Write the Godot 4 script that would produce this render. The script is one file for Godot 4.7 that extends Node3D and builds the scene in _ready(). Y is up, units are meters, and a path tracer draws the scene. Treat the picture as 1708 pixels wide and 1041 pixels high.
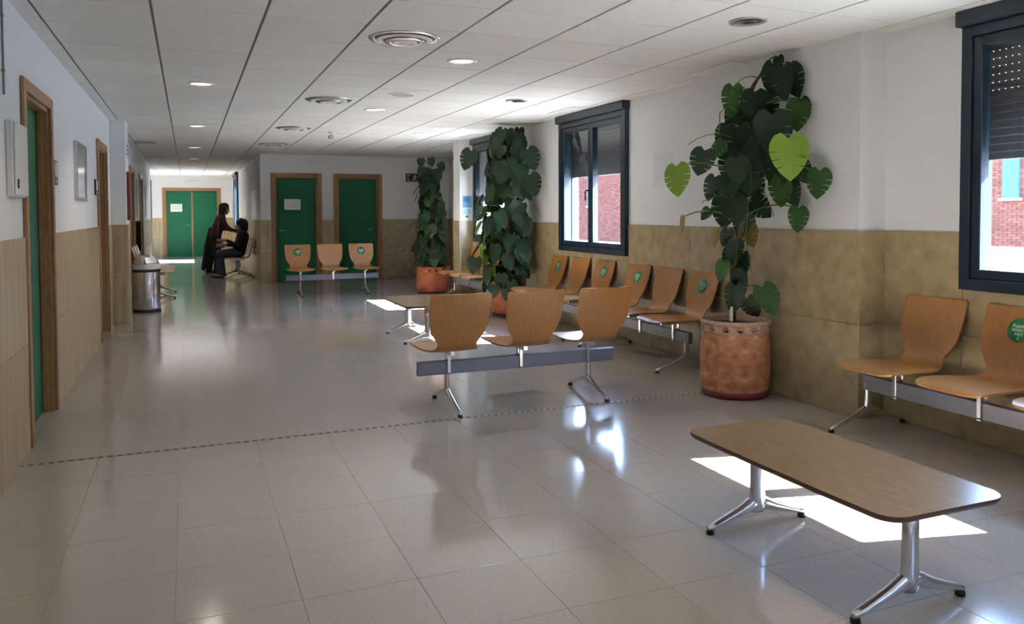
extends Node3D
# A health-centre waiting hall: y up, metres; "d" is the distance down the hall (world z = -d).

const CEIL := 2.48
const DADO := 1.21
const XL := -0.862      # left wall
const XR := 4.2         # window wall
const XA := 5.1         # alcove beyond the last window
const XC := 1.3         # right wall of the far corridor
const DE := 15.9        # end wall with the two doors
const DF := 26.5        # far end of the corridor
const DB := -3.4        # wall behind the camera

var used := {}
var M := {}
var rng := RandomNumberGenerator.new()

func P(x: float, y: float, d: float) -> Vector3:
	return Vector3(x, y, -d)

# ---------------------------------------------------------------- nodes
func numbered(called: String) -> String:
	if not used.has(called):
		used[called] = 0
		return called
	used[called] += 1
	return "%s_%03d" % [called, used[called]]

func thing(called: String, label: String, category: String, at := Vector3.ZERO, turn := 0.0, group := "") -> Node3D:
	var o := Node3D.new()
	o.name = numbered(called)
	add_child(o)
	o.position = at
	o.rotation.y = turn
	tag(o, label, category, group)
	return o

func tag(o: Node3D, label: String, category: String, group := "") -> void:
	o.set_meta("label", label)
	o.set_meta("category", category)
	if group != "":
		o.set_meta("group", group)

func setting(called: String) -> Node3D:
	var o := Node3D.new()
	o.name = called
	add_child(o)
	o.set_meta("kind", "structure")
	return o

func part(parent: Node3D, called: String, mesh: Mesh, mat: Material, at := Vector3.ZERO, basis := Basis.IDENTITY) -> MeshInstance3D:
	var o := MeshInstance3D.new()
	o.name = called
	o.mesh = mesh
	if mat:
		o.material_override = mat
	o.transform = Transform3D(basis, at)
	o.cast_shadow = GeometryInstance3D.SHADOW_CASTING_SETTING_ON
	parent.add_child(o, true)
	return o

func group_part(parent: Node3D, called: String, at := Vector3.ZERO) -> Node3D:
	var o := Node3D.new()
	o.name = called
	o.position = at
	parent.add_child(o, true)
	return o

# ---------------------------------------------------------------- shapes
func start(smooth := false) -> SurfaceTool:
	var st := SurfaceTool.new()
	st.begin(Mesh.PRIMITIVE_TRIANGLES)
	st.set_smooth_group(0 if smooth else -1)
	return st

func done(st: SurfaceTool) -> ArrayMesh:
	st.generate_normals()
	return st.commit()

func tri(st: SurfaceTool, a: Vector3, b: Vector3, c: Vector3, out: Vector3) -> void:
	if (b - a).cross(c - a).dot(out) > 0.0:
		st.add_vertex(a); st.add_vertex(c); st.add_vertex(b)
	else:
		st.add_vertex(a); st.add_vertex(b); st.add_vertex(c)

func quad(st: SurfaceTool, a: Vector3, b: Vector3, c: Vector3, d: Vector3, out: Vector3) -> void:
	tri(st, a, b, c, out)
	tri(st, a, c, d, out)

func box(st: SurfaceTool, c: Vector3, s: Vector3, bev := 0.0, basis := Basis.IDENTITY) -> void:
	var h := s * 0.5
	var i := Vector3(h.x - bev, h.y - bev, h.z - bev)
	for ax in 3:
		for sg in [-1.0, 1.0]:
			var u := (ax + 1) % 3
			var v := (ax + 2) % 3
			var pts := []
			for k in [[-1, -1], [1, -1], [1, 1], [-1, 1]]:
				var p := Vector3.ZERO
				p[ax] = sg * h[ax]
				p[u] = k[0] * i[u]
				p[v] = k[1] * i[v]
				pts.append(c + basis * p)
			var n := Vector3.ZERO
			n[ax] = sg
			quad(st, pts[0], pts[1], pts[2], pts[3], basis * n)
	if bev <= 0.0:
		return
	for ax in 3:
		var u := (ax + 1) % 3
		var v := (ax + 2) % 3
		for su in [-1.0, 1.0]:
			for sv in [-1.0, 1.0]:
				var q := []
				for k in [[-1.0, 0], [1.0, 0], [1.0, 1], [-1.0, 1]]:
					var p := Vector3.ZERO
					p[ax] = k[0] * i[ax]
					p[u] = su * (h[u] if k[1] == 0 else i[u])
					p[v] = sv * (i[v] if k[1] == 0 else h[v])
					q.append(c + basis * p)
				var n := Vector3.ZERO
				n[u] = su
				n[v] = sv
				quad(st, q[0], q[1], q[2], q[3], basis * n)
	for sx in [-1.0, 1.0]:
		for sy in [-1.0, 1.0]:
			for sz in [-1.0, 1.0]:
				var n := Vector3(sx, sy, sz)
				tri(st, c + basis * Vector3(sx * h.x, sy * i.y, sz * i.z), c + basis * Vector3(sx * i.x, sy * h.y, sz * i.z), c + basis * Vector3(sx * i.x, sy * i.y, sz * h.z), basis * n)

func boxm(s: Vector3, bev := 0.0) -> ArrayMesh:
	var st := start()
	box(st, Vector3.ZERO, s, bev)
	return done(st)

# box between two corners given as x, y, d ranges
func span(st: SurfaceTool, x0: float, x1: float, y0: float, y1: float, d0: float, d1: float, bev := 0.0) -> void:
	box(st, P((x0 + x1) / 2, (y0 + y1) / 2, (d0 + d1) / 2), Vector3(absf(x1 - x0), absf(y1 - y0), absf(d1 - d0)), bev)

func tube(st: SurfaceTool, pts: Array, radii: Array, sides := 10, caps := true, up := Vector3.UP) -> void:
	var rings := []
	var n := pts.size()
	for k in n:
		var t: Vector3 = (pts[mini(k + 1, n - 1)] - pts[maxi(k - 1, 0)]).normalized()
		var a: Vector3 = up - t * up.dot(t)
		if a.length() < 0.05:
			a = Vector3.RIGHT - t * t.x
			if a.length() < 0.05:
				a = Vector3.BACK - t * t.z
		a = a.normalized()
		var b := t.cross(a).normalized()
		var r: Vector2 = radii[k] if radii[k] is Vector2 else Vector2(radii[k], radii[k])
		var ring := []
		for j in sides:
			var w := TAU * j / sides
			ring.append(pts[k] + a * cos(w) * r.x + b * sin(w) * r.y)
		rings.append(ring)
	for k in n - 1:
		for j in sides:
			var j2 := (j + 1) % sides
			var mid: Vector3 = (rings[k][j] + rings[k + 1][j2]) * 0.5
			var cen: Vector3 = (pts[k] + pts[k + 1]) * 0.5
			quad(st, rings[k][j], rings[k][j2], rings[k + 1][j2], rings[k + 1][j], mid - cen)
	if caps:
		for e in [0, n - 1]:
			var out: Vector3 = (pts[0] - pts[1]) if e == 0 else (pts[n - 1] - pts[n - 2])
			for j in range(1, sides - 1):
				tri(st, rings[e][0], rings[e][j], rings[e][j + 1], out)

# r, y pairs turned round the y axis
func lathe(st: SurfaceTool, prof: Array, segs := 32, c := Vector3.ZERO) -> void:
	for k in prof.size() - 1:
		var a: Vector2 = prof[k]
		var b: Vector2 = prof[k + 1]
		var nn := Vector2(b.y - a.y, -(b.x - a.x))
		for j in segs:
			var w0 := TAU * j / segs
			var w1 := TAU * (j + 1) / segs
			var wm := (w0 + w1) / 2
			var out := Vector3(cos(wm) * nn.x, nn.y, sin(wm) * nn.x)
			var p0 := c + Vector3(cos(w0) * a.x, a.y, sin(w0) * a.x)
			var p1 := c + Vector3(cos(w1) * a.x, a.y, sin(w1) * a.x)
			var p2 := c + Vector3(cos(w1) * b.x, b.y, sin(w1) * b.x)
			var p3 := c + Vector3(cos(w0) * b.x, b.y, sin(w0) * b.x)
			if a.x > 0.0001:
				tri(st, p0, p1, p2 if b.x > 0.0001 else p3, out)
			if b.x > 0.0001:
				tri(st, p0, p2, p3, out)

func lathem(prof: Array, segs := 32, smooth := true) -> ArrayMesh:
	var st := start(smooth)
	lathe(st, prof, segs)
	return done(st)

# ---------------------------------------------------------------- materials
func mat(key: String, c: Color, rough := 0.6, metal := 0.0, spec := 0.5) -> StandardMaterial3D:
	var m := StandardMaterial3D.new()
	m.albedo_color = c
	m.roughness = rough
	m.metallic = metal
	m.metallic_specular = spec
	M[key] = m
	return m

func hex(r: int, g: int, b: int) -> Color:
	return Color8(r, g, b)

# seamless noise from two octaves of scale, mapped through a list of colours
func noise_tex(size: int, seed_: int, freq: float, octaves: int, stops: Array, fine := 0.0, contrast := 1.0) -> ImageTexture:
	var n := FastNoiseLite.new()
	n.seed = seed_
	n.noise_type = FastNoiseLite.TYPE_SIMPLEX_SMOOTH
	n.frequency = freq
	n.fractal_octaves = octaves
	var im := n.get_seamless_image(size, size)
	im.convert(Image.FORMAT_L8)
	var out := Image.create(size, size, true, Image.FORMAT_RGB8)
	var r := RandomNumberGenerator.new()
	r.seed = seed_ * 7 + 3
	var ns := stops.size() - 1
	for y in size:
		for x in size:
			var v := im.get_pixel(x, y).r
			v = clampf((v - 0.5) * contrast + 0.5 + r.randf_range(-fine, fine), 0.0, 0.9999)
			var k := int(v * ns)
			out.set_pixel(x, y, (stops[k] as Color).lerp(stops[k + 1], v * ns - k))
	out.generate_mipmaps()
	return ImageTexture.create_from_image(out)

func tri_mat(key: String, t: Texture2D, scale: Vector3, rough: float, world := true, spec := 0.5) -> StandardMaterial3D:
	var m := mat(key, Color.WHITE, rough, 0.0, spec)
	m.albedo_texture = t
	m.uv1_triplanar = true
	m.uv1_world_triplanar = world
	m.uv1_scale = scale
	return m

func tinted(key: String, from: String, c: Color) -> StandardMaterial3D:
	var m: StandardMaterial3D = M[from].duplicate()
	m.albedo_color = c
	M[key] = m
	return m

func make_materials() -> void:
	mat("plaster", hex(225, 228, 230), 0.75)
	var stone := noise_tex(512, 11, 0.012, 5, [hex(146, 128, 98), hex(162, 146, 115), hex(170, 155, 124), hex(182, 168, 138)], 0.05, 1.1)
	tri_mat("stone_a", stone, Vector3(0.9, 0.9, 0.9), 0.35)
	M["stone_a"].albedo_color = hex(236, 236, 236)
	tinted("stone_b", "stone_a", hex(229, 226, 220))
	tinted("stone_c", "stone_a", hex(233, 233, 232))
	var vein := noise_tex(512, 23, 0.012, 5, [hex(156, 137, 104), hex(171, 154, 122), hex(177, 161, 130), hex(187, 172, 142)], 0.03, 1.2)
	tri_mat("vein_a", vein, Vector3(1.7, 0.16, 1.7), 0.4)
	M["vein_a"].albedo_color = hex(245, 245, 245)
	tinted("vein_b", "vein_a", hex(238, 234, 228))
	tinted("vein_c", "vein_a", hex(242, 240, 238))
	mat("grout", hex(112, 98, 80), 0.9)
	var terr := noise_tex(512, 31, 0.05, 4, [hex(158, 150, 140), hex(162, 154, 145), hex(165, 158, 149), hex(170, 163, 155)], 0.1, 1.0)
	for k in 4:
		var m := tri_mat("floor_%d" % k, terr, Vector3(2.2, 2.2, 2.2), 0.12, true, 0.5)
		m.albedo_color = [hex(240, 239, 237), hex(241, 240, 239), hex(238, 237, 235), hex(240, 238, 236)][k]
	mat("floor_grout", hex(124, 114, 104), 0.6)
	mat("joint_black", hex(52, 46, 42), 0.5)
	mat("joint_white", hex(142, 134, 125), 0.3)
	var fib := noise_tex(256, 41, 0.09, 3, [hex(208, 210, 209), hex(220, 222, 221), hex(226, 228, 227)], 0.06, 1.0)
	for k in 3:
		var m := tri_mat("ceil_%d" % k, fib, Vector3(2, 2, 2), 0.9)
		m.albedo_color = [hex(255, 255, 254), hex(250, 249, 247), hex(252, 252, 252)][k]
	mat("ceil_gap", hex(60, 60, 58), 0.9)
	mat("runner", hex(112, 112, 108), 0.6, 0.2)
	mat("white_metal", hex(228, 228, 226), 0.45)
	mat("grey_metal", hex(150, 150, 150), 0.4, 0.5)
	mat("dark_hole", hex(28, 28, 28), 0.9)
	var ply := noise_tex(512, 53, 0.02, 4, [hex(142, 96, 50), hex(150, 104, 56), hex(156, 110, 62), hex(164, 120, 72)], 0.04, 1.0)
	tri_mat("ply", ply, Vector3(5.0, 0.7, 5.0), 0.32, false)
	tinted("ply_b", "ply", hex(250, 244, 236))
	tinted("ply_pale", "ply", hex(255, 252, 246))
	var top := noise_tex(512, 59, 0.02, 4, [hex(116, 90, 60), hex(122, 96, 66), hex(126, 100, 70), hex(134, 108, 78)], 0.04, 1.0)
	tri_mat("tabletop", top, Vector3(5.0, 5.0, 0.7), 0.25, false)
	mat("table_edge", hex(86, 62, 44), 0.5)
	mat("alu", hex(206, 208, 212), 0.26, 0.95)
	mat("beam", hex(112, 114, 126), 0.45, 0.25)
	mat("rubber", hex(24, 24, 26), 0.7)
	mat("sticker", hex(24, 112, 66), 0.4)
	mat("ink_white", hex(236, 240, 236), 0.5)
	var oak := noise_tex(512, 61, 0.02, 4, [hex(122, 88, 54), hex(136, 100, 64), hex(144, 108, 70), hex(156, 120, 82)], 0.04, 1.1)
	tri_mat("oak", oak, Vector3(6.0, 0.7, 6.0), 0.4)
	mat("green_door", hex(14, 92, 62), 0.5, 0.0, 0.35)
	mat("steel", hex(200, 200, 204), 0.22, 0.95)
	mat("frame_blue", hex(18, 34, 46), 0.35)
	mat("blind", hex(44, 46, 52), 0.5, 0.2)
	var g := mat("glass", Color(0.05, 0.07, 0.07, 0.03), 0.02)
	g.transparency = BaseMaterial3D.TRANSPARENCY_ALPHA
	g.metallic_specular = 0.5
	var clay := noise_tex(512, 71, 0.012, 5, [hex(120, 72, 46), hex(154, 98, 64), hex(166, 110, 74), hex(178, 126, 92), hex(200, 174, 150)], 0.05, 1.15)
	tri_mat("clay", clay, Vector3(1.6, 1.6, 1.6), 0.75, false)
	var clay3 := noise_tex(256, 79, 0.03, 5, [hex(142, 106, 86), hex(160, 126, 106), hex(172, 142, 122), hex(190, 168, 152)], 0.05, 1.0)
	tri_mat("clay_pale", clay3, Vector3(2.5, 2.5, 2.5), 0.85, false)
	var clay2 := noise_tex(256, 73, 0.02, 4, [hex(142, 74, 46), hex(176, 96, 62), hex(190, 112, 76)], 0.03, 1.2)
	tri_mat("clay_plain", clay2, Vector3(1.5, 1.5, 1.5), 0.7, false)
	mat("saucer", hex(104, 30, 30), 0.5)
	mat("soil", hex(52, 38, 28), 0.95)
	mat("stem", hex(92, 70, 46), 0.85)
	mat("stalk", hex(74, 92, 44), 0.6)
	mat("stake", hex(196, 190, 176), 0.7)
	var lc := [hex(22, 42, 24), hex(42, 72, 32), hex(100, 130, 42), hex(104, 90, 50), hex(30, 54, 32)]
	for k in 5:
		var m := mat("leaf_%d" % k, lc[k], 0.5, 0.0, 0.35)
		m.backlight_enabled = true
		m.backlight = (lc[k] as Color).darkened(0.35)
	mat("paper", hex(238, 238, 234), 0.8)
	mat("plaque", hex(60, 58, 60), 0.5)
	mat("panel_grey", hex(206, 207, 204), 0.5)
	mat("conduit", hex(112, 112, 116), 0.5)
	mat("red_cabinet", hex(92, 32, 30), 0.45)
	mat("bag", hex(206, 206, 208), 0.35)
	mat("sign_dark", hex(26, 32, 40), 0.4)
	mat("picture", hex(150, 154, 156), 0.06, 0.0, 0.8)
	mat("outside_white", hex(210, 206, 200), 0.95, 0.0, 0.08)
	mat("paving", hex(142, 140, 136), 0.95, 0.0, 0.08)
	mat("mortar", hex(92, 72, 66), 0.95, 0.0, 0.08)
	mat("shutter_blue", hex(50, 80, 94), 0.95, 0.0, 0.08)
	mat("skin", hex(150, 104, 82), 0.55)
	mat("hair", hex(24, 18, 16), 0.5)
	mat("maroon", hex(64, 34, 40), 0.85)
	mat("black_cloth", hex(24, 22, 28), 0.9)
	mat("jeans", hex(58, 66, 92), 0.9)
	mat("grey_bag", hex(120, 112, 118), 0.8)
	mat("shoe", hex(34, 30, 32), 0.5)
	var e := mat("lamp_glow", hex(255, 250, 236), 0.5)
	e.emission_enabled = true
	e.emission = Color(1.0, 0.96, 0.88)
	e.emission_energy_multiplier = 1.6

# ---------------------------------------------------------------- camera, sky, sun
func make_view() -> void:
	var cam := Camera3D.new()
	cam.name = "camera"
	var yaw := deg_to_rad(22.29)
	var pit := deg_to_rad(-1.993)
	var rol := deg_to_rad(-0.253)
	var fw := Vector3(sin(yaw) * cos(pit), sin(pit), -cos(yaw) * cos(pit))
	var r := Vector3(cos(yaw), 0, sin(yaw))
	var u := Vector3(-sin(yaw) * sin(pit), cos(pit), cos(yaw) * sin(pit))
	cam.transform = Transform3D(Basis(r * cos(rol) + u * sin(rol), -r * sin(rol) + u * cos(rol), -fw), Vector3(0, 1.34, 0))
	cam.near = 0.05
	cam.far = 200.0
	cam.projection = Camera3D.PROJECTION_FRUSTUM
	cam.size = cam.near * 1041.0 / 1318.5
	cam.frustum_offset = Vector2(0.0, -cam.near * (520.5 - 399.87) / 1318.5)
	add_child(cam)
	cam.current = true
	var we := WorldEnvironment.new()
	we.name = "surroundings"
	var e := Environment.new()
	e.background_mode = Environment.BG_SKY
	var sky := Sky.new()
	var sm := ProceduralSkyMaterial.new()
	sm.sky_top_color = hex(120, 160, 214)
	sm.sky_horizon_color = hex(206, 218, 230)
	sm.ground_bottom_color = hex(150, 146, 138)
	sm.ground_horizon_color = hex(190, 190, 188)
	sm.sky_energy_multiplier = 5.5
	sm.ground_energy_multiplier = 2.0
	sky.sky_material = sm
	e.sky = sky
	e.tonemap_mode = Environment.TONE_MAPPER_LINEAR
	e.tonemap_exposure = 1.36
	e.sdfgi_enabled = true
	e.ssao_enabled = true
	e.ssil_enabled = true
	we.environment = e
	add_child(we)
	var sun := DirectionalLight3D.new()
	sun.name = "sun"
	sun.light_color = Color(1.0, 0.99, 0.975)
	sun.light_energy = 82.0
	sun.light_angular_distance = 0.53
	sun.shadow_enabled = true
	add_child(sun)
	sun.look_at_from_position(Vector3.ZERO, Vector3(-1.12, -1.0, -0.27), Vector3.UP)

# ---------------------------------------------------------------- setting
# stone slabs on a wall: from (x0,d0) to (x1,d1), facing n (x,d); rows between y0 and y1
func dado(parent: Node3D, x0: float, d0: float, x1: float, d1: float, nx: float, nd: float, y0: float, y1: float, kind: String, w := 0.9) -> void:
	var a := Vector2(x0, d0)
	var b := Vector2(x1, d1)
	var L := a.distance_to(b)
	if L < 0.03:
		return
	var t := (b - a) / L
	var rows := []
	for r in [[0.0, 0.605], [0.605, DADO]]:
		var lo := maxf(r[0], y0)
		var hi := minf(r[1], y1)
		if hi - lo > 0.04:
			rows.append([lo, hi])
	var n := maxi(1, roundi(L / w))
	for r in rows:
		for k in n:
			var s0 := L * k / n
			var s1 := L * (k + 1) / n
			var c := a + t * (s0 + s1) / 2.0 + Vector2(nx, nd) * 0.004
			var size := Vector3(0.016 if absf(t.y) > 0.5 else (s1 - s0 - 0.003), r[1] - r[0] - 0.003, (s1 - s0 - 0.003) if absf(t.y) > 0.5 else 0.016)
			var m: String = kind + "_" + ["a", "b", "c"][rng.randi_range(0, 2)]
			part(parent, "stone_slab", boxm(size, 0.0015), M[m], P(c.x, (r[0] + r[1]) / 2.0, c.y))

func plaster(parent: Node3D, x0: float, x1: float, y0: float, y1: float, d0: float, d1: float) -> void:
	var st := start()
	span(st, x0, x1, y0, y1, d0, d1)
	part(parent, "plaster", done(st), M["plaster"])

func make_floor() -> void:
	var fl := setting("floor")
	var st := start()
	span(st, -1.4, XR + 0.22, -0.2, -0.0016, DB - 0.3, 12.2)
	span(st, -1.4, XA + 0.3, -0.2, -0.0016, 12.2, DE + 0.3)
	span(st, -1.4, XC + 0.22, -0.2, -0.0016, DE + 0.3, DF + 0.3)
	part(fl, "slab", done(st), M["floor_grout"])
	var W := 0.41
	var g := 0.0018
	var tile := boxm(Vector3(W - g, 0.01, 0.4125 - g), 0.0008)
	var far_tile := boxm(Vector3(W - 0.0007, 0.01, 0.4125 - 0.0007), 0.0003)
	var rest := start()
	var rows := []
	var d := 4.835
	while d > DB:
		rows.append([d - 0.4125, d])
		d -= 0.4125
	d = 4.868
	while d < DF:
		rows.append([d, d + 0.4125])
		d += 0.4125
	rows.sort_custom(func(p, q): return p[0] < q[0])
	var count := 0
	for r in rows:
		for k in range(-5, 11):
			var x0 := 0.756 + W * k
			var dm: float = (r[0] + r[1]) / 2
			var lim := XA if dm > 12.2 else XR
			if dm > DE:
				lim = XC
			var lo := -1.05 if dm > 22.0 else XL
			if x0 > lim or x0 + W < lo:
				continue
			var full: bool = x0 >= lo - 0.05 and x0 + W <= lim + 0.05
			if count < 300 and dm > 1.35 and dm < 10.6 and full:
				part(fl, "floor_tile", tile if dm < 4.85 else far_tile, M["floor_%d" % rng.randi_range(0, 3)], P(x0 + W / 2, -0.005, dm))
				count += 1
			else:
				box(rest, P(x0 + W / 2, -0.005, dm), Vector3(W - 0.0007, 0.01, 0.4125 - 0.0007))
	var o := part(fl, "more_tiles", done(rest), M["floor_1"])
	o.set_meta("kind", "stuff")
	# expansion joint: black and white dashes between two brass-thin edges
	var dash := boxm(Vector3(0.026, 0.008, 0.014))
	var gap := boxm(Vector3(0.0215, 0.008, 0.014))
	var x := XL + 0.015
	while x < XR - 0.02:
		part(fl, "joint_dash", dash, M["joint_black"], P(x, -0.0036, 4.8515))
		part(fl, "joint_filler", gap, M["joint_white"], P(x + 0.0238, -0.0036, 4.8515))
		x += 0.0476

func make_ceiling() -> void:
	var c := setting("ceiling")
	var st := start()
	span(st, -1.4, XR + 0.22, CEIL + 0.014, CEIL + 0.25, DB - 0.3, 12.2)
	span(st, -1.4, XA + 0.3, CEIL + 0.014, CEIL + 0.25, 12.2, DE + 0.3)
	span(st, -1.4, XC + 0.22, CEIL + 0.014, CEIL + 0.25, DE + 0.3, DF + 0.3)
	part(c, "slab", done(st), M["ceil_gap"])
	var xs := [-1.369, -0.769]
	while xs[-1] < XA:
		xs.append(xs[-1] + 0.6)
	var rest := start()
	var cache := {}
	var count := 0
	var d := 3.59 - 0.6 * 12
	while d < DF:
		var dm := d + 0.3
		var lim := XA if dm > 12.2 else XR
		if dm > DE + 0.2:
			lim = XC
		var lo := -1.05 if dm > 22.2 else XL
		for k in xs.size() - 1:
			var x0 := maxf(xs[k] + 0.008, lo)
			var x1 := minf(xs[k + 1] - 0.008, lim)
			if x1 - x0 < 0.02:
				continue
			var size := Vector3(snappedf(x1 - x0, 0.0005), 0.014, 0.593)
			var at := P((x0 + x1) / 2, CEIL + 0.007, dm)
			if dm > 2.4 and dm < 19.5 and count < 300:
				if not cache.has(size.x):
					cache[size.x] = boxm(size, 0.002)
				part(c, "ceiling_tile", cache[size.x], M["ceil_%d" % rng.randi_range(0, 2)], at)
				count += 1
			else:
				box(rest, at, size)
		d += 0.6
	var o := part(c, "more_tiles", done(rest), M["ceil_0"])
	o.set_meta("kind", "stuff")
	for x in xs:
		if x < XL or x > XR:
			continue
		var far := DF if x < XC else DE
		part(c, "runner", boxm(Vector3(0.014, 0.004, far - DB)), M["runner"], P(x, CEIL + 0.011, (far + DB) / 2))

# a door in a wall. axis "x": wall faces +x or -x; axis "d": wall faces the camera
func door(called: String, at: Vector3, turn: float, w: float, h: float, deep: float, hinge: float, two := false) -> Node3D:
	# local: x along the wall, z out of the wall into the room; the opening is w x h, the leaf sits deep behind the face
	var o := setting(called)
	o.position = at
	o.rotation.y = turn
	var oak: Material = M["oak"]
	var cw := 0.075
	for s in [-1.0, 1.0]:
		part(o, "casing", boxm(Vector3(cw, h + cw, 0.02), 0.004), oak, Vector3(s * (w / 2 + cw / 2), (h + cw) / 2, 0.012))
		part(o, "jamb", boxm(Vector3(0.02, h, deep + 0.06), 0.002), oak, Vector3(s * (w / 2 - 0.01), h / 2, -(deep + 0.06) / 2))
		part(o, "door_stop", boxm(Vector3(0.018, h - 0.02, 0.03), 0.002), oak, Vector3(s * (w / 2 - 0.029), (h - 0.02) / 2, -deep + 0.018))
	part(o, "casing", boxm(Vector3(w, cw, 0.02), 0.004), oak, Vector3(0, h + cw / 2, 0.012))
	part(o, "head_jamb", boxm(Vector3(w - 0.04, 0.02, deep + 0.06), 0.002), oak, Vector3(0, h - 0.01, -(deep + 0.06) / 2))
	part(o, "rear_lining", boxm(Vector3(w + 0.1, h + 0.1, 0.06)), M["plaster"], Vector3(0, (h + 0.1) / 2, -deep - 0.15))
	var leaves := 2 if two else 1
	for k in leaves:
		var lw := (w - 0.05) / leaves - 0.004
		var lx := 0.0 if not two else (k - 0.5) * (w - 0.05) / 2
		var leaf := part(o, "door_leaf", boxm(Vector3(lw, h - 0.03, 0.04), 0.003), M["green_door"], Vector3(lx, (h - 0.03) / 2 + 0.006, -deep - 0.02))
		var hx := hinge * (lw / 2 - 0.07) if not two else (0.5 - k) * 2.0 * (lw / 2 - 0.07)
		if two and k == 1:
			part(leaf, "edge_bead", boxm(Vector3(0.05, h - 0.03, 0.014), 0.003), M["oak"], Vector3(-lw / 2, 0, 0.027))
			continue
		var st := start(true)
		var zz := 0.02
		lathe_z(st, Vector3(hx, -0.01, zz), [Vector2(0.0, 0.012), Vector2(0.024, 0.012), Vector2(0.026, 0.0)], 16)
		tube(st, [Vector3(hx, -0.01, zz), Vector3(hx, -0.01, zz + 0.05), Vector3(hx - signf(hx) * 0.02, -0.01, zz + 0.058), Vector3(hx - signf(hx) * 0.12, -0.01, zz + 0.058)], [0.009, 0.009, 0.01, 0.008], 8)
		part(leaf, "handle", done(st), M["steel"])
	return o

# r, z pairs turned round a z axis through c
func lathe_z(st: SurfaceTool, c: Vector3, prof: Array, segs := 16) -> void:
	for k in prof.size() - 1:
		var a: Vector2 = prof[k]
		var b: Vector2 = prof[k + 1]
		for j in segs:
			var w0 := TAU * j / segs
			var w1 := TAU * (j + 1) / segs
			var p0 := c + Vector3(cos(w0) * a.x, sin(w0) * a.x, a.y)
			var p1 := c + Vector3(cos(w1) * a.x, sin(w1) * a.x, a.y)
			var p2 := c + Vector3(cos(w1) * b.x, sin(w1) * b.x, b.y)
			var p3 := c + Vector3(cos(w0) * b.x, sin(w0) * b.x, b.y)
			var out := Vector3(cos(w0), sin(w0), 0.3)
			if a.x > 0.0001:
				tri(st, p0, p1, p2, out)
			tri(st, p0, p2, p3, out)

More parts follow.
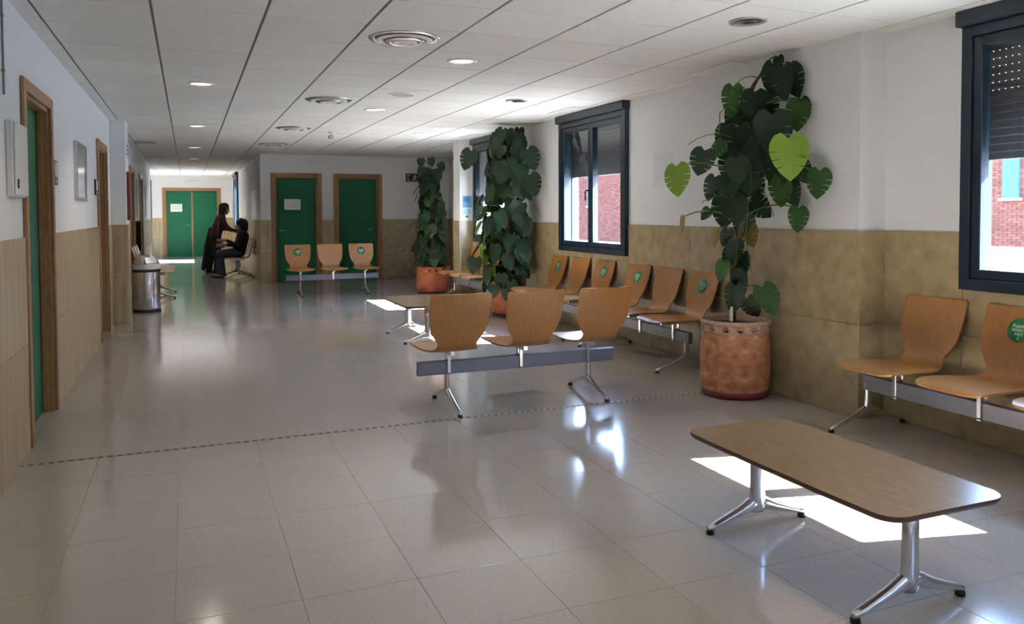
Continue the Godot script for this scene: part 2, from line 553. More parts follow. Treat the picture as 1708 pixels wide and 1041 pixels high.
func make_walls() -> void:
	# left wall of the hall
	var wl := setting("wall_left")
	var D1 := [5.255, 6.145, 2.045]
	var D2 := [9.255, 10.13, 2.045]
	plaster(wl, XL - 0.3, XL, 0, CEIL, DB, D1[0])
	plaster(wl, XL - 0.3, XL, D1[2], CEIL, D1[0], D1[1])
	plaster(wl, XL - 0.3, XL, 0, CEIL, D1[1], D2[0])
	plaster(wl, XL - 0.3, XL, D2[2], CEIL, D2[0], D2[1])
	plaster(wl, XL - 0.3, XL, 0, CEIL, D2[1], 10.7)
	dado(wl, XL, DB, XL, D1[0] - 0.075, 1, 0, 0, DADO, "vein")
	dado(wl, XL, D1[1] + 0.075, XL, D2[0] - 0.075, 1, 0, 0, DADO, "vein")
	dado(wl, XL, D2[1] + 0.075, XL, 10.7, 1, 0, 0, DADO, "vein")
	# pier and corridor
	plaster(wl, XL - 0.3, -0.69, 0, CEIL, 10.7, 11.16)
	dado(wl, XL + 0.012, 10.7, -0.69, 10.7, 0, -1, 0, DADO, "vein")
	dado(wl, -0.69, 10.7, -0.69, 11.16, 1, 0, 0, DADO, "vein")
	var wc := setting("wall_corridor_left")
	var D6 := [14.2, 15.1, 2.045]
	var D7 := [17.0, 17.9, 2.045]
	var dd := 11.16
	for o in [D6, D7]:
		plaster(wc, XL - 0.3, XL, 0, CEIL, dd, o[0])
		dado(wc, XL, dd, XL, o[0] - 0.075, 1, 0, 0, DADO, "vein")
		plaster(wc, XL - 0.3, XL, o[2], CEIL, o[0], o[1])
		dd = o[1]
	plaster(wc, XL - 0.3, XL, 0, CEIL, dd, 22.1)
	dado(wc, XL, D6[1] + 0.075, XL, D7[0] - 0.075, 1, 0, 0, DADO, "vein")
	dado(wc, XL, D7[1] + 0.075, XL, 22.1, 1, 0, 0, DADO, "vein")
	plaster(wc, -1.35, -1.05, 0, CEIL, 22.1, DF)
	dado(wc, -1.05, 22.1, -1.05, DF, 1, 0, 0, DADO, "vein")
	# end wall with two doors
	var we := setting("wall_end")
	plaster(we, XC, 1.565, 0, CEIL, DE, DE + 0.3)
	plaster(we, 2.38, 2.765, 0, CEIL, DE, DE + 0.3)
	plaster(we, 3.59, XA + 0.3, 0, CEIL, DE, DE + 0.3)
	plaster(we, 1.565, 2.38, 2.045, CEIL, DE, DE + 0.3)
	plaster(we, 2.765, 3.59, 2.045, CEIL, DE, DE + 0.3)
	dado(we, XC, DE, 1.49, DE, 0, -1, 0, DADO, "vein", 0.3)
	dado(we, 2.455, DE, 2.69, DE, 0, -1, 0, DADO, "vein", 0.3)
	dado(we, 3.665, DE, XA, DE, 0, -1, 0, DADO, "stone")
	# corridor right wall with a window near its far end
	var wr := setting("wall_corridor_right")
	plaster(wr, XC, XC + 0.22, 0, CEIL, DE + 0.3, 22.9)
	plaster(wr, XC, XC + 0.22, 0, CEIL, 24.6, DF)
	plaster(wr, XC, XC + 0.22, 0, 0.88, 22.9, 24.6)
	dado(wr, XC, DE, XC, 22.9, -1, 0, 0, DADO, "vein")
	dado(wr, XC, 22.9, XC, 24.6, -1, 0, 0, 0.88, "vein")
	dado(wr, XC, 24.6, XC, DF, -1, 0, 0, DADO, "vein")
	var wf := setting("wall_far_end")
	plaster(wf, -1.35, -0.64, 0, CEIL, DF, DF + 0.25)
	plaster(wf, 0.9, XC + 0.22, 0, CEIL, DF, DF + 0.25)
	plaster(wf, -0.64, 0.9, 2.06, CEIL, DF, DF + 0.25)
	dado(wf, -1.05, DF, -0.72, DF, 0, -1, 0, DADO, "vein", 0.4)
	dado(wf, 0.98, DF, XC, DF, 0, -1, 0, DADO, "vein", 0.4)
	# window wall
	var wr2 := setting("wall_right")
	var wins := [[-2.35, -0.8], [1.85, 3.27], [7.07, 8.64], [10.17, 11.76]]
	var d := DB
	for w in wins:
		plaster(wr2, XR, XR + 0.22, 0, CEIL, d, w[0])
		plaster(wr2, XR, XR + 0.22, 0, 0.88, w[0], w[1])
		d = w[1]
	plaster(wr2, XR, XR + 0.22, 0, CEIL, d, 12.2)
	d = DB
	for w in wins + [[11.87, 11.87]]:
		if d < 3.84 and w[0] > 4.9:
			dado(wr2, XR, d, XR, 3.84, -1, 0, 0, DADO, "stone")
			dado(wr2, XR, 4.9, XR, w[0], -1, 0, 0, DADO, "stone", 1.1)
		else:
			dado(wr2, XR, d, XR, w[0], -1, 0, 0, DADO, "stone")
		if w[1] > w[0]:
			dado(wr2, XR, w[0], XR, w[1], -1, 0, 0, 0.878, "stone")
		d = w[1]
	# pillars
	plaster(wr2, 3.98, XR + 0.02, 0, CEIL, 3.84, 4.9)
	dado(wr2, 3.98, 3.84, 3.98, 4.9, -1, 0, 0, DADO, "stone", 1.1)
	dado(wr2, 3.969, 3.84, XR - 0.004, 3.84, 0, -1, 0, DADO, "stone")
	dado(wr2, 3.985, 4.9, XR - 0.004, 4.9, 0, 1, 0, DADO, "stone")
	plaster(wr2, 3.98, XA + 0.3, 0, CEIL, 11.87, 12.2)
	dado(wr2, 3.98, 11.87, 3.98, 12.2, -1, 0, 0, DADO, "stone")
	dado(wr2, 3.985, 11.87, XR - 0.004, 11.87, 0, -1, 0, DADO, "stone")
	var wa := setting("wall_alcove")
	plaster(wa, XA, XA + 0.22, 0, CEIL, 12.2, 12.35)
	plaster(wa, XA, XA + 0.22, 0, 0.88, 12.35, 13.65)
	plaster(wa, XA, XA + 0.22, 0, CEIL, 13.65, DE)
	dado(wa, XA, 12.2, XA, 12.35, -1, 0, 0, DADO, "stone")
	dado(wa, XA, 12.35, XA, 13.65, -1, 0, 0, 0.878, "stone")
	dado(wa, XA, 13.65, XA, DE, -1, 0, 0, DADO, "stone")
	var wb := setting("wall_behind")
	plaster(wb, XL - 0.3, XR + 0.22, 0, CEIL, DB - 0.25, DB)
	# doors
	var y := 0.0
	door("door_1", P(XL, y, (D1[0] + D1[1]) / 2), PI / 2, D1[1] - D1[0], D1[2], 0.066, -1.0)
	door("door_2", P(XL, y, (D2[0] + D2[1]) / 2), PI / 2, D2[1] - D2[0], D2[2], 0.066, -1.0)
	door("door_3", P(1.9725, y, DE), 0, 0.815, 2.045, 0.085, -1.0)
	door("door_4", P(3.1775, y, DE), 0, 0.825, 2.045, 0.085, 1.0)
	door("door_5", P(0.13, y, DF), 0, 1.54, 2.06, 0.06, 1.0, true)
	door("door_6", P(XL, y, (D6[0] + D6[1]) / 2), PI / 2, 0.9, 2.045, 0.085, -1.0)
	door("door_7", P(XL, y, (D7[0] + D7[1]) / 2), PI / 2, 0.9, 2.045, 0.085, -1.0)
	# dark upright edge where the corridor widens
	var tr := setting("trim_1")
	part(tr, "post", boxm(Vector3(0.05, 2.2, 0.06), 0.004), M["frame_blue"], P(XL - 0.005, 1.1, 22.13))

func make_window(n: int, X: float, d0: float, d1: float, blind_y: float, slots := false) -> void:
	var o := setting("window_%d" % n)
	var y0 := 0.88
	var y1 := 2.39
	var dm := (d0 + d1) / 2
	var W := d1 - d0
	o.position = P(X, 0, dm)
	var fb: Material = M["frame_blue"]
	# local: x out of the room, z towards the camera
	var st := start()
	var fw := 0.065
	box(st, Vector3(0.02, y0 + fw / 2, 0), Vector3(0.14, fw, W), 0.004)
	box(st, Vector3(0.02, y1 - 0.03, 0), Vector3(0.14, 0.06, W - 2 * fw), 0.004)
	for s in [-1.0, 1.0]:
		box(st, Vector3(0.02, (y0 + y1 + fw) / 2, s * (W / 2 - fw / 2)), Vector3(0.14, y1 - y0 - fw, fw), 0.004)
	part(o, "frame", done(st), fb)
	part(o, "shutter_box", boxm(Vector3(0.3, CEIL - y1 - 0.002, W + 0.03), 0.006), fb, Vector3(0.06, (CEIL + y1) / 2, 0))
	# two sashes
	var iw := W - 2 * fw
	for s in [-1.0, 1.0]:
		var sw := iw / 2 - 0.002
		var sc := Vector3(0.0, (y0 + fw + y1 - 0.06) / 2, s * iw / 4)
		var sh := y1 - 0.06 - y0 - fw - 0.004
		var sf := 0.055
		st = start()
		for t in [-1.0, 1.0]:
			box(st, Vector3(0, 0, t * (sw / 2 - sf / 2)), Vector3(0.07, sh, sf), 0.005)
			box(st, Vector3(0, t * (sh / 2 - sf / 2), 0), Vector3(0.07, sf, sw - 2 * sf), 0.005)
		var sash := part(o, "sash", done(st), fb, sc)
		part(sash, "pane", boxm(Vector3(0.006, sh - 2 * sf + 0.01, sw - 2 * sf + 0.01)), M["glass"], Vector3(0.0, 0, 0))
		if s < 0:
			st = start(true)
			var z := (sw / 2 - 0.03)
			tube(st, [Vector3(-0.035, -0.06, z), Vector3(-0.075, -0.06, z), Vector3(-0.08, -0.075, z), Vector3(-0.08, -0.17, z)], [0.009, 0.009, 0.01, 0.008], 8)
			part(sash, "handle", done(st), M["rubber"])
	# roller blind of slats, part of the way down
	var bl := group_part(o, "roller_blind", Vector3(0.13, 0, 0))
	var pitch := 0.045
	var slat := boxm(Vector3(0.012, pitch - 0.0006, iw + 0.06), 0.003)
	var open_slat: ArrayMesh = null
	if slots:
		st = start()
		box(st, Vector3(0, -0.0025, 0), Vector3(0.012, pitch - 0.0055, iw + 0.06), 0.002)
		var z := -iw / 2 - 0.03
		while z < iw / 2 + 0.03:
			box(st, Vector3(0, pitch / 2 - 0.003, z + 0.0145), Vector3(0.01, 0.006, 0.029))
			z += 0.038
		open_slat = done(st)
	var y := blind_y + pitch / 2
	while y < y1 + 0.02:
		part(bl, "slat", open_slat if slots and y > 1.98 else slat, M["blind"], Vector3(0, y, 0))
		y += pitch
	part(bl, "bottom_rail", boxm(Vector3(0.016, 0.03, iw + 0.06), 0.003), M["blind"], Vector3(0, blind_y + 0.015, 0))
	for s in [-1.0, 1.0]:
		part(o, "blind_guide", boxm(Vector3(0.05, y1 - y0, 0.05), 0.003), fb, Vector3(0.13, (y0 + y1) / 2, s * (W / 2 - 0.028)))
	part(o, "outer_sill", boxm(Vector3(0.2, 0.03, W), 0.004), M["outside_white"], Vector3(0.17, y0 + 0.01, 0))

func make_outside() -> void:
	var g := setting("ground_outside")
	var st := start()
	span(st, XR + 0.25, 60, -0.4, -0.2, -40, 90)
	part(g, "paving", done(st), M["paving"])
	var b := thing("brick_building", "red brick building with pale plinth seen through the windows", "building", P(20, -0.2, 25))
	st = start()
	box(st, Vector3(3.0, 3.2, 0), Vector3(5.8, 6.4, 90))
	part(b, "wall", done(st), M["mortar"])
	part(b, "cornice", boxm(Vector3(6.2, 0.3, 90.4), 0.03), M["outside_white"], Vector3(3, 6.5, 0))
	# bricks where a window looks onto them: too small to tell apart one by one
	var brick := BoxMesh.new()
	brick.size = Vector3(0.11, 0.058, 0.238)
	var bm := StandardMaterial3D.new()
	bm.vertex_color_use_as_albedo = true
	bm.roughness = 0.95
	bm.metallic_specular = 0.08
	brick.material = bm
	var spots := []
	var y := 0.0
	var row := 0
	while y < 3.6:
		var d := 8.0 + (0.125 if row % 2 else 0.0)
		while d < 56.0:
			if not (d < 22.0 and y < 0.52):
				spots.append(Vector3(0.11, y + 0.036, -(d - 25.0)))
			d += 0.25
		y += 0.07
		row += 1
	var mm := MultiMesh.new()
	mm.transform_format = MultiMesh.TRANSFORM_3D
	mm.use_colors = true
	mm.mesh = brick
	mm.instance_count = spots.size()
	for k in spots.size():
		mm.set_instance_transform(k, Transform3D(Basis.IDENTITY, spots[k]))
		var t := rng.randf_range(0.75, 1.2)
		mm.set_instance_color(k, Color(0.075 * t, 0.027 * t, 0.0185 * t))
	var mi := MultiMeshInstance3D.new()
	mi.name = "brickwork"
	mi.multimesh = mm
	mi.set_meta("kind", "stuff")
	b.add_child(mi)
	part(b, "plinth", boxm(Vector3(0.12, 0.56, 14.0), 0.01), M["outside_white"], Vector3(0.06, 0.28, 10.0))
	for w in [[14.05, 14.5], [11.4, 11.85], [17.0, 17.45], [37.6, 38.0], [31.0, 31.5]]:
		var wn := part(b, "window", boxm(Vector3(0.1, 1.5, w[1] - w[0]), 0.01), M["shutter_blue"], Vector3(0.04, 2.6, -((w[0] + w[1]) / 2 - 25.0)))
		part(wn, "sill", boxm(Vector3(0.16, 0.07, w[1] - w[0] + 0.12), 0.008), M["outside_white"], Vector3(-0.03, -0.78, 0))

# ---------------------------------------------------------------- lamps and ceiling fittings
func downlight(x: float, d: float, lit: bool, label: String) -> void:
	var t := thing("ceiling_downlight", label, "ceiling light", P(x, CEIL, d), 0.0, "round recessed downlights in the ceiling tiles")
	var ring := lathem([Vector2(0.085, -0.001), Vector2(0.088, -0.008), Vector2(0.1, -0.011), Vector2(0.112, -0.008), Vector2(0.115, 0.0)], 32)
	part(t, "trim_ring", ring, M["white_metal"] if lit else M["grey_metal"])
	if lit:
		part(t, "lamp_lens", lathem([Vector2(0.0, -0.006), Vector2(0.07, -0.005), Vector2(0.088, -0.002)], 24), M["lamp_glow"])
		var l := SpotLight3D.new()
		l.name = "lamp_light"
		l.light_color = Color(1.0, 0.97, 0.92)
		l.light_energy = LAMP
		l.light_size = 0.08
		l.spot_angle = 68.0
		l.spot_angle_attenuation = 0.6
		l.spot_range = 30.0
		l.spot_attenuation = 2.0
		l.shadow_enabled = true
		l.position = Vector3(0, -0.02, 0)
		l.rotation.x = -PI / 2
		t.add_child(l)
	else:
		part(t, "reflector", lathem([Vector2(0.0, 0.0), Vector2(0.03, -0.002), Vector2(0.05, -0.007), Vector2(0.07, -0.002), Vector2(0.088, -0.004)], 24), M["steel"])

const LAMP := 0.9

func diffuser(x: float, d: float, label: String) -> void:
	var t := thing("ceiling_air_diffuser", label, "air vent", P(x, CEIL, d), 0.0, "round air diffusers in the ceiling")
	part(t, "backplate", lathem([Vector2(0.0, -0.002), Vector2(0.2, -0.002), Vector2(0.215, 0.0)], 32), M["grey_metal"])
	for k in 4:
		var r: float = [0.235, 0.185, 0.135, 0.085][k]
		var y: float = [-0.004, -0.016, -0.026, -0.032][k]
		part(t, "cone_ring", lathem([Vector2(r - 0.045, y + 0.002), Vector2(r - 0.04, y - 0.004), Vector2(r - 0.008, y - 0.002), Vector2(r, y + 0.004), Vector2(r - 0.003, y + 0.006)], 36), M["white_metal"] if k % 2 else M["steel"])
	part(t, "hub", lathem([Vector2(0.0, -0.042), Vector2(0.03, -0.04), Vector2(0.042, -0.032), Vector2(0.044, -0.02)], 24), M["white_metal"])

func linear_vent(x: float, d: float, label: String) -> void:
	var t := thing("linear_vent", label, "air vent", P(x, CEIL, d), 0.0, "slotted air vents along the window wall")
	part(t, "backing", boxm(Vector3(0.12, 0.004, 0.56)), M["dark_hole"], Vector3(0, -0.001, 0))
	var st := start()
	for s in [-1.0, 1.0]:
		box(st, Vector3(s * 0.065, -0.004, 0), Vector3(0.016, 0.008, 0.6), 0.002)
		box(st, Vector3(0, -0.004, s * 0.292), Vector3(0.114, 0.008, 0.016), 0.002)
	part(t, "frame", done(st), M["white_metal"])
	for k in 4:
		part(t, "slat", boxm(Vector3(0.014, 0.007, 0.566), 0.002), M["white_metal"], Vector3(-0.045 + 0.03 * k, -0.005, 0))
	for k in 13:
		part(t, "crossbar", boxm(Vector3(0.112, 0.005, 0.012), 0.001), M["white_metal"], Vector3(0, -0.004, -0.264 + 0.044 * k))

func make_ceiling_things() -> void:
	var L := [[0.131, 7.49, 1, "lit downlight nearest the camera over the left corridor side"], [0.131, 11.09, 1, "lit downlight second in the row running down the corridor"],
		[0.131, 14.69, 1, "lit downlight third in the row running down the corridor"], [0.131, 17.7, 1, "lit downlight fourth in the row, deep in the corridor"], [0.131, 20.7, 1, "lit downlight last in the corridor row before the green double door"],
		[1.931, 5.69, 1, "large lit downlight right of the nearest round air diffuser"], [1.931, 8.69, 1, "lit downlight beyond the flat round ceiling speaker"], [3.131, 11.09, 1, "small lit downlight near the far windows"],
		[3.131, 3.89, 0, "unlit downlight above the bench by the near window"], [3.131, 7.49, 0, "unlit downlight above the middle window benches"],
		[0.131, 3.89, 1, "lit downlight behind the picture's top edge on the left"], [1.931, 1.49, 1, "lit downlight overhead near the camera"], [0.131, 0.29, 1, "lit downlight behind the camera on the left"]]
	for a in L:
		downlight(a[0], a[1], a[2] == 1, a[3])
	diffuser(1.331, 5.09, "large round metal air diffuser nearest in the ceiling")
	diffuser(1.331, 8.09, "round metal air diffuser second from the camera")
	diffuser(1.331, 10.95, "round metal air diffuser third from the camera")
	diffuser(1.331, 13.6, "round metal air diffuser farthest away, before the two end doors")
	linear_vent(3.93, 5.26, "slotted vent in the ceiling above the tallest monstera")
	linear_vent(3.93, 8.0, "slotted vent in the ceiling by the middle window")
	linear_vent(3.93, 11.2, "slotted vent in the ceiling by the far window")
	var s := thing("ceiling_speaker", "flat round beige speaker in the ceiling between two downlights", "speaker", P(1.931, CEIL, 7.49))
	part(s, "grille", lathem([Vector2(0.0, -0.012), Vector2(0.08, -0.011), Vector2(0.115, -0.006)], 28), M["grey_metal"])
	part(s, "rim", lathem([Vector2(0.112, -0.004), Vector2(0.116, -0.012), Vector2(0.13, -0.01), Vector2(0.137, 0.0)], 28), M["white_metal"])
	var c := thing("ceiling_camera", "small white bracket camera hanging from the ceiling before the end wall", "camera", P(1.9, CEIL, 11.3))
	part(c, "base", lathem([Vector2(0.0, -0.02), Vector2(0.05, -0.018), Vector2(0.055, 0.0)], 20), M["white_metal"])
	part(c, "arm", boxm(Vector3(0.2, 0.012, 0.04), 0.003), M["white_metal"], Vector3(0.09, -0.025, 0))
	part(c, "body", boxm(Vector3(0.06, 0.05, 0.12), 0.01), M["grey_metal"], Vector3(-0.02, -0.07, 0.02))
	for a in [[-0.6, 13.9, "dark grille in the corridor ceiling above the waste bin"], [-0.56, 17.6, "dark grille farther down the corridor ceiling"]]:
		var v := thing("return_grille", a[2], "air vent", P(a[0], CEIL, a[1]), 0.0, "grilles in the corridor ceiling")
		part(v, "backing", boxm(Vector3(0.3, 0.004, 0.3)), M["dark_hole"], Vector3(0, -0.001, 0))
		for k in 7:
			part(v, "slat", boxm(Vector3(0.3, 0.006, 0.018), 0.002), M["grey_metal"], Vector3(0, -0.005, -0.132 + 0.044 * k))
		for q in [-1.0, 1.0]:
			part(v, "frame", boxm(Vector3(0.34, 0.01, 0.02), 0.002), M["grey_metal"], Vector3(0, -0.005, q * 0.16))

# ---------------------------------------------------------------- benches and tables
var shell_mesh: ArrayMesh
var sticker_mesh: ArrayMesh
var leg_mesh: ArrayMesh
var pad_mesh: ArrayMesh
var bracket_mesh: ArrayMesh

func make_shell() -> ArrayMesh:
	# forward, height, half width along the middle line of the bent plywood shell
	var prof := [[0.287, 0.408, 0.120], [0.283, 0.414, 0.165], [0.27, 0.420, 0.19], [0.24, 0.427, 0.207], [0.18, 0.431, 0.217], [0.1, 0.430, 0.219], [0.0, 0.424, 0.212], [-0.08, 0.419, 0.192], [-0.135, 0.419, 0.166], [-0.17, 0.428, 0.147],
		[-0.193, 0.446, 0.137], [-0.207, 0.472, 0.134], [-0.219, 0.505, 0.157], [-0.234, 0.55, 0.184], [-0.25, 0.60, 0.199], [-0.266, 0.65, 0.205], [-0.282, 0.70, 0.208], [-0.297, 0.75, 0.210], [-0.308, 0.787, 0.2105], [-0.3125, 0.802, 0.208], [-0.3145, 0.810, 0.202], [-0.3155, 0.8125, 0.19]]
	var nj := 8
	var n := prof.size()
	var top := []
	for k in n:
		var row := []
		for j in nj + 1:
			var u := -1.0 + 2.0 * j / nj
			var a: Array = prof[k]
			var dish := 0.012 * (u * u)
			var back := clampf((a[1] - 0.45) / 0.2, 0.0, 1.0)
			row.append(Vector3(u * a[2], a[1] + dish * (1.0 - back) * 0.5, a[0] + dish * back))
		top.append(row)
	var bot := []
	for k in n:
		var row := []
		for j in nj + 1:
			var e1: Vector3 = top[mini(k + 1, n - 1)][j] - top[maxi(k - 1, 0)][j]
			var e2: Vector3 = top[k][mini(j + 1, nj)] - top[k][maxi(j - 1, 0)]
			var nn := e1.cross(e2).normalized()
			if nn.y < 0.0 and k < 9 or nn.z < 0.0 and k >= 9:
				nn = -nn
			row.append(top[k][j] - nn * 0.011)
		bot.append(row)
	var st := start(true)
	for k in n - 1:
		for j in nj:
			var out: Vector3 = top[k][j] - bot[k][j]
			quad(st, top[k][j], top[k][j + 1], top[k + 1][j + 1], top[k + 1][j], out)
			quad(st, bot[k][j], bot[k][j + 1], bot[k + 1][j + 1], bot[k + 1][j], -out)
	st.set_smooth_group(-1)
	for k in n - 1:
		for j in [0, nj]:
			quad(st, top[k][j], top[k + 1][j], bot[k + 1][j], bot[k][j], Vector3(-1 if j == 0 else 1, 0, 0))
	for j in nj:
		quad(st, top[0][j], top[0][j + 1], bot[0][j + 1], bot[0][j], Vector3(0, 0, 1))
		quad(st, top[n - 1][j], top[n - 1][j + 1], bot[n - 1][j + 1], bot[n - 1][j], Vector3(0, 1, 0))
	return done(st)

func make_sticker() -> ArrayMesh:
	var st := start(true)
	lathe_z(st, Vector3.ZERO, [Vector2(0.0, 0.0012), Vector2(0.066, 0.0012), Vector2(0.067, 0.0)], 40)
	var am := done(st)
	am.surface_set_material(0, M["sticker"])
	var f := SystemFont.new()
	f.font_names = PackedStringArray(["Droid Sans"])
	var lines := [["Puedes", 0.022, 0.026], ["sentarte", 0.001, 0.024], ["aquí", -0.02, 0.024]]
	var st2 := SurfaceTool.new()
	for l in lines:
		var tm := TextMesh.new()
		tm.font = f
		tm.text = l[0]
		tm.font_size = 32
		tm.pixel_size = l[2] / 32.0
		tm.depth = 0.0012
		st2.append_from(tm, 0, Transform3D(Basis.IDENTITY, Vector3(0, l[1], 0.0016)))
	var bx := BoxMesh.new()
	bx.size = Vector3(0.006, 0.011, 0.001)
	st2.append_from(bx, 0, Transform3D(Basis.IDENTITY, Vector3(0, -0.046, 0.0016)))
	st2.commit(am)
	am.surface_set_material(1, M["ink_white"])
	return am

func make_leg() -> ArrayMesh:
	var st := start(true)
	tube(st, [Vector3(0, 0.325, 0), Vector3(0, 0.24, 0), Vector3(0, 0.17, 0), Vector3(0, 0.115, 0), Vector3(0, 0.082, 0)], [Vector2(0.02, 0.014), Vector2(0.022, 0.016), Vector2(0.026, 0.018), Vector2(0.034, 0.02), Vector2(0.03, 0.018)], 14, true, Vector3.BACK)
	for s in [-1.0, 1.0]:
		tube(st, [Vector3(0, 0.125, s * 0.0), Vector3(0, 0.112, s * 0.03), Vector3(0, 0.088, s * 0.09), Vector3(0, 0.062, s * 0.17), Vector3(0, 0.04, s * 0.245), Vector3(0, 0.026, s * 0.29), Vector3(0, 0.018, s * 0.302)], [Vector2(0.026, 0.016), Vector2(0.025, 0.017), Vector2(0.02, 0.017), Vector2(0.015, 0.016), Vector2(0.012, 0.015), Vector2(0.011, 0.014), Vector2(0.005, 0.008)], 12)
	return done(st)

func bench(at: Vector3, turn: float, spacing: float, marks: Array, legs: Array, half: float, label: String, tone := 0) -> Node3D:
	var t := thing("beam_bench", label, "bench", at, turn, "three-seat plywood beam benches")
	part(t, "beam", boxm(Vector3(half * 2, 0.092, 0.042), 0.004), M["beam"], Vector3(0, 0.281, 0))
	var n := marks.size()
	for k in n:
		var x := (k - (n - 1) / 2.0) * spacing
		var sh := part(t, "seat_shell", shell_mesh, M[["ply", "ply_b", "ply_pale"][(k + tone) % 3]], Vector3(x, 0, 0))
		if marks[k] == 1:
			part(sh, "round_sticker", sticker_mesh, null, Vector3(0, 0.69, -0.2755), Basis(Vector3.RIGHT, -0.305)).set_meta("label", "round green sticker with white lettering")
		part(t, "bracket", bracket_mesh, M["alu"], Vector3(x, 0, 0))
	for x in legs:
		var l := part(t, "leg", leg_mesh, M["alu"], Vector3(x, 0, 0))
		for s in [-1.0, 1.0]:
			part(l, "foot_pad", pad_mesh, M["rubber"], Vector3(0, 0, s * 0.29))
	return t

func rounded_rect(w: float, l: float, r: float, bow: float) -> Array:
	var pts := []
	for c in [[1, 1, 0.0], [-1, 1, 90.0], [-1, -1, 180.0], [1, -1, 270.0]]:
		for k in 9:
			var a := deg_to_rad(c[2] + 90.0 * k / 8)
			pts.append(Vector2(c[0] * (w / 2 - r) + cos(a) * r, c[1] * (l / 2 - r) + sin(a) * r))
		if c[0] == c[1] * -1.0 or true:
			# bowed long side between this corner and the next
			if c[0] == -1 and c[1] == 1:
				for k in range(1, 8):
					var u := -1.0 + 2.0 * k / 8
					pts.append(Vector2(-w / 2 - bow * (1 - u * u), -u * (l / 2 - r)))
			if c[0] == 1 and c[1] == -1:
				for k in range(1, 8):
					var u := -1.0 + 2.0 * k / 8
					pts.append(Vector2(w / 2 + bow * (1 - u * u), u * (l / 2 - r)))
	return pts

func table(at: Vector3, label: String) -> void:
	var t := thing("coffee_table", label, "table", at, 0.0, "low wooden tables in the hall")
	var out := rounded_rect(0.53, 1.09, 0.075, 0.006)
	var n := out.size()
	var y := 0.40
	var st := start()
	for k in n:
		var a: Vector2 = out[k]
		var b: Vector2 = out[(k + 1) % n]
		tri(st, Vector3(0, y, 0), Vector3(a.x, y, a.y), Vector3(b.x, y, b.y), Vector3.UP)
	part(t, "tabletop", done(st), M["tabletop"])
	st = start(true)
	for k in n:
		var a: Vector2 = out[k]
		var b: Vector2 = out[(k + 1) % n]
		var o3 := Vector3(a.x + b.x, 0, a.y + b.y)
		quad(st, Vector3(a.x, y, a.y), Vector3(b.x, y, b.y), Vector3(b.x, y - 0.01, b.y), Vector3(a.x, y - 0.01, a.y), o3)
		quad(st, Vector3(a.x, y - 0.01, a.y), Vector3(b.x, y - 0.01, b.y), Vector3(b.x * 0.97, y - 0.022, b.y * 0.985), Vector3(a.x * 0.97, y - 0.022, a.y * 0.985), o3 + Vector3.DOWN)
		tri(st, Vector3(0, y - 0.022, 0), Vector3(a.x * 0.97, y - 0.022, a.y * 0.985), Vector3(b.x * 0.97, y - 0.022, b.y * 0.985), Vector3.DOWN)
	part(t, "edge_band", done(st), M["table_edge"])
	part(t, "beam", boxm(Vector3(0.05, 0.03, 0.8), 0.004), M["beam"], Vector3(0, 0.362, 0))
	st = start(true)
	tube(st, [Vector3(0, 0.36, 0), Vector3(0, 0.25, 0), Vector3(0, 0.15, 0), Vector3(0, 0.09, 0), Vector3(0, 0.062, 0)], [Vector2(0.036, 0.02), Vector2(0.035, 0.02), Vector2(0.036, 0.021), Vector2(0.046, 0.022), Vector2(0.03, 0.018)], 16, true, Vector3.RIGHT)
	for s in [-1.0, 1.0]:
		tube(st, [Vector3(0, 0.105, 0), Vector3(s * 0.035, 0.095, 0), Vector3(s * 0.09, 0.074, 0), Vector3(s * 0.16, 0.053, 0), Vector3(s * 0.215, 0.036, 0), Vector3(s * 0.245, 0.026, 0), Vector3(s * 0.252, 0.02, 0)], [Vector2(0.03, 0.02), Vector2(0.03, 0.02), Vector2(0.021, 0.019), Vector2(0.016, 0.018), Vector2(0.013, 0.017), Vector2(0.011, 0.016), Vector2(0.005, 0.008)], 12)
	var lm := done(st)
	for s in [-1.0, 1.0]:
		var l := part(t, "leg", lm, M["alu"], Vector3(0, 0, s * 0.385))
		part(l, "top_plate", boxm(Vector3(0.09, 0.02, 0.06), 0.003), M["rubber"], Vector3(0, 0.367, 0))
		for q in [-1.0, 1.0]:
			part(l, "foot_pad", pad_mesh, M["rubber"], Vector3(q * 0.24, 0, 0))

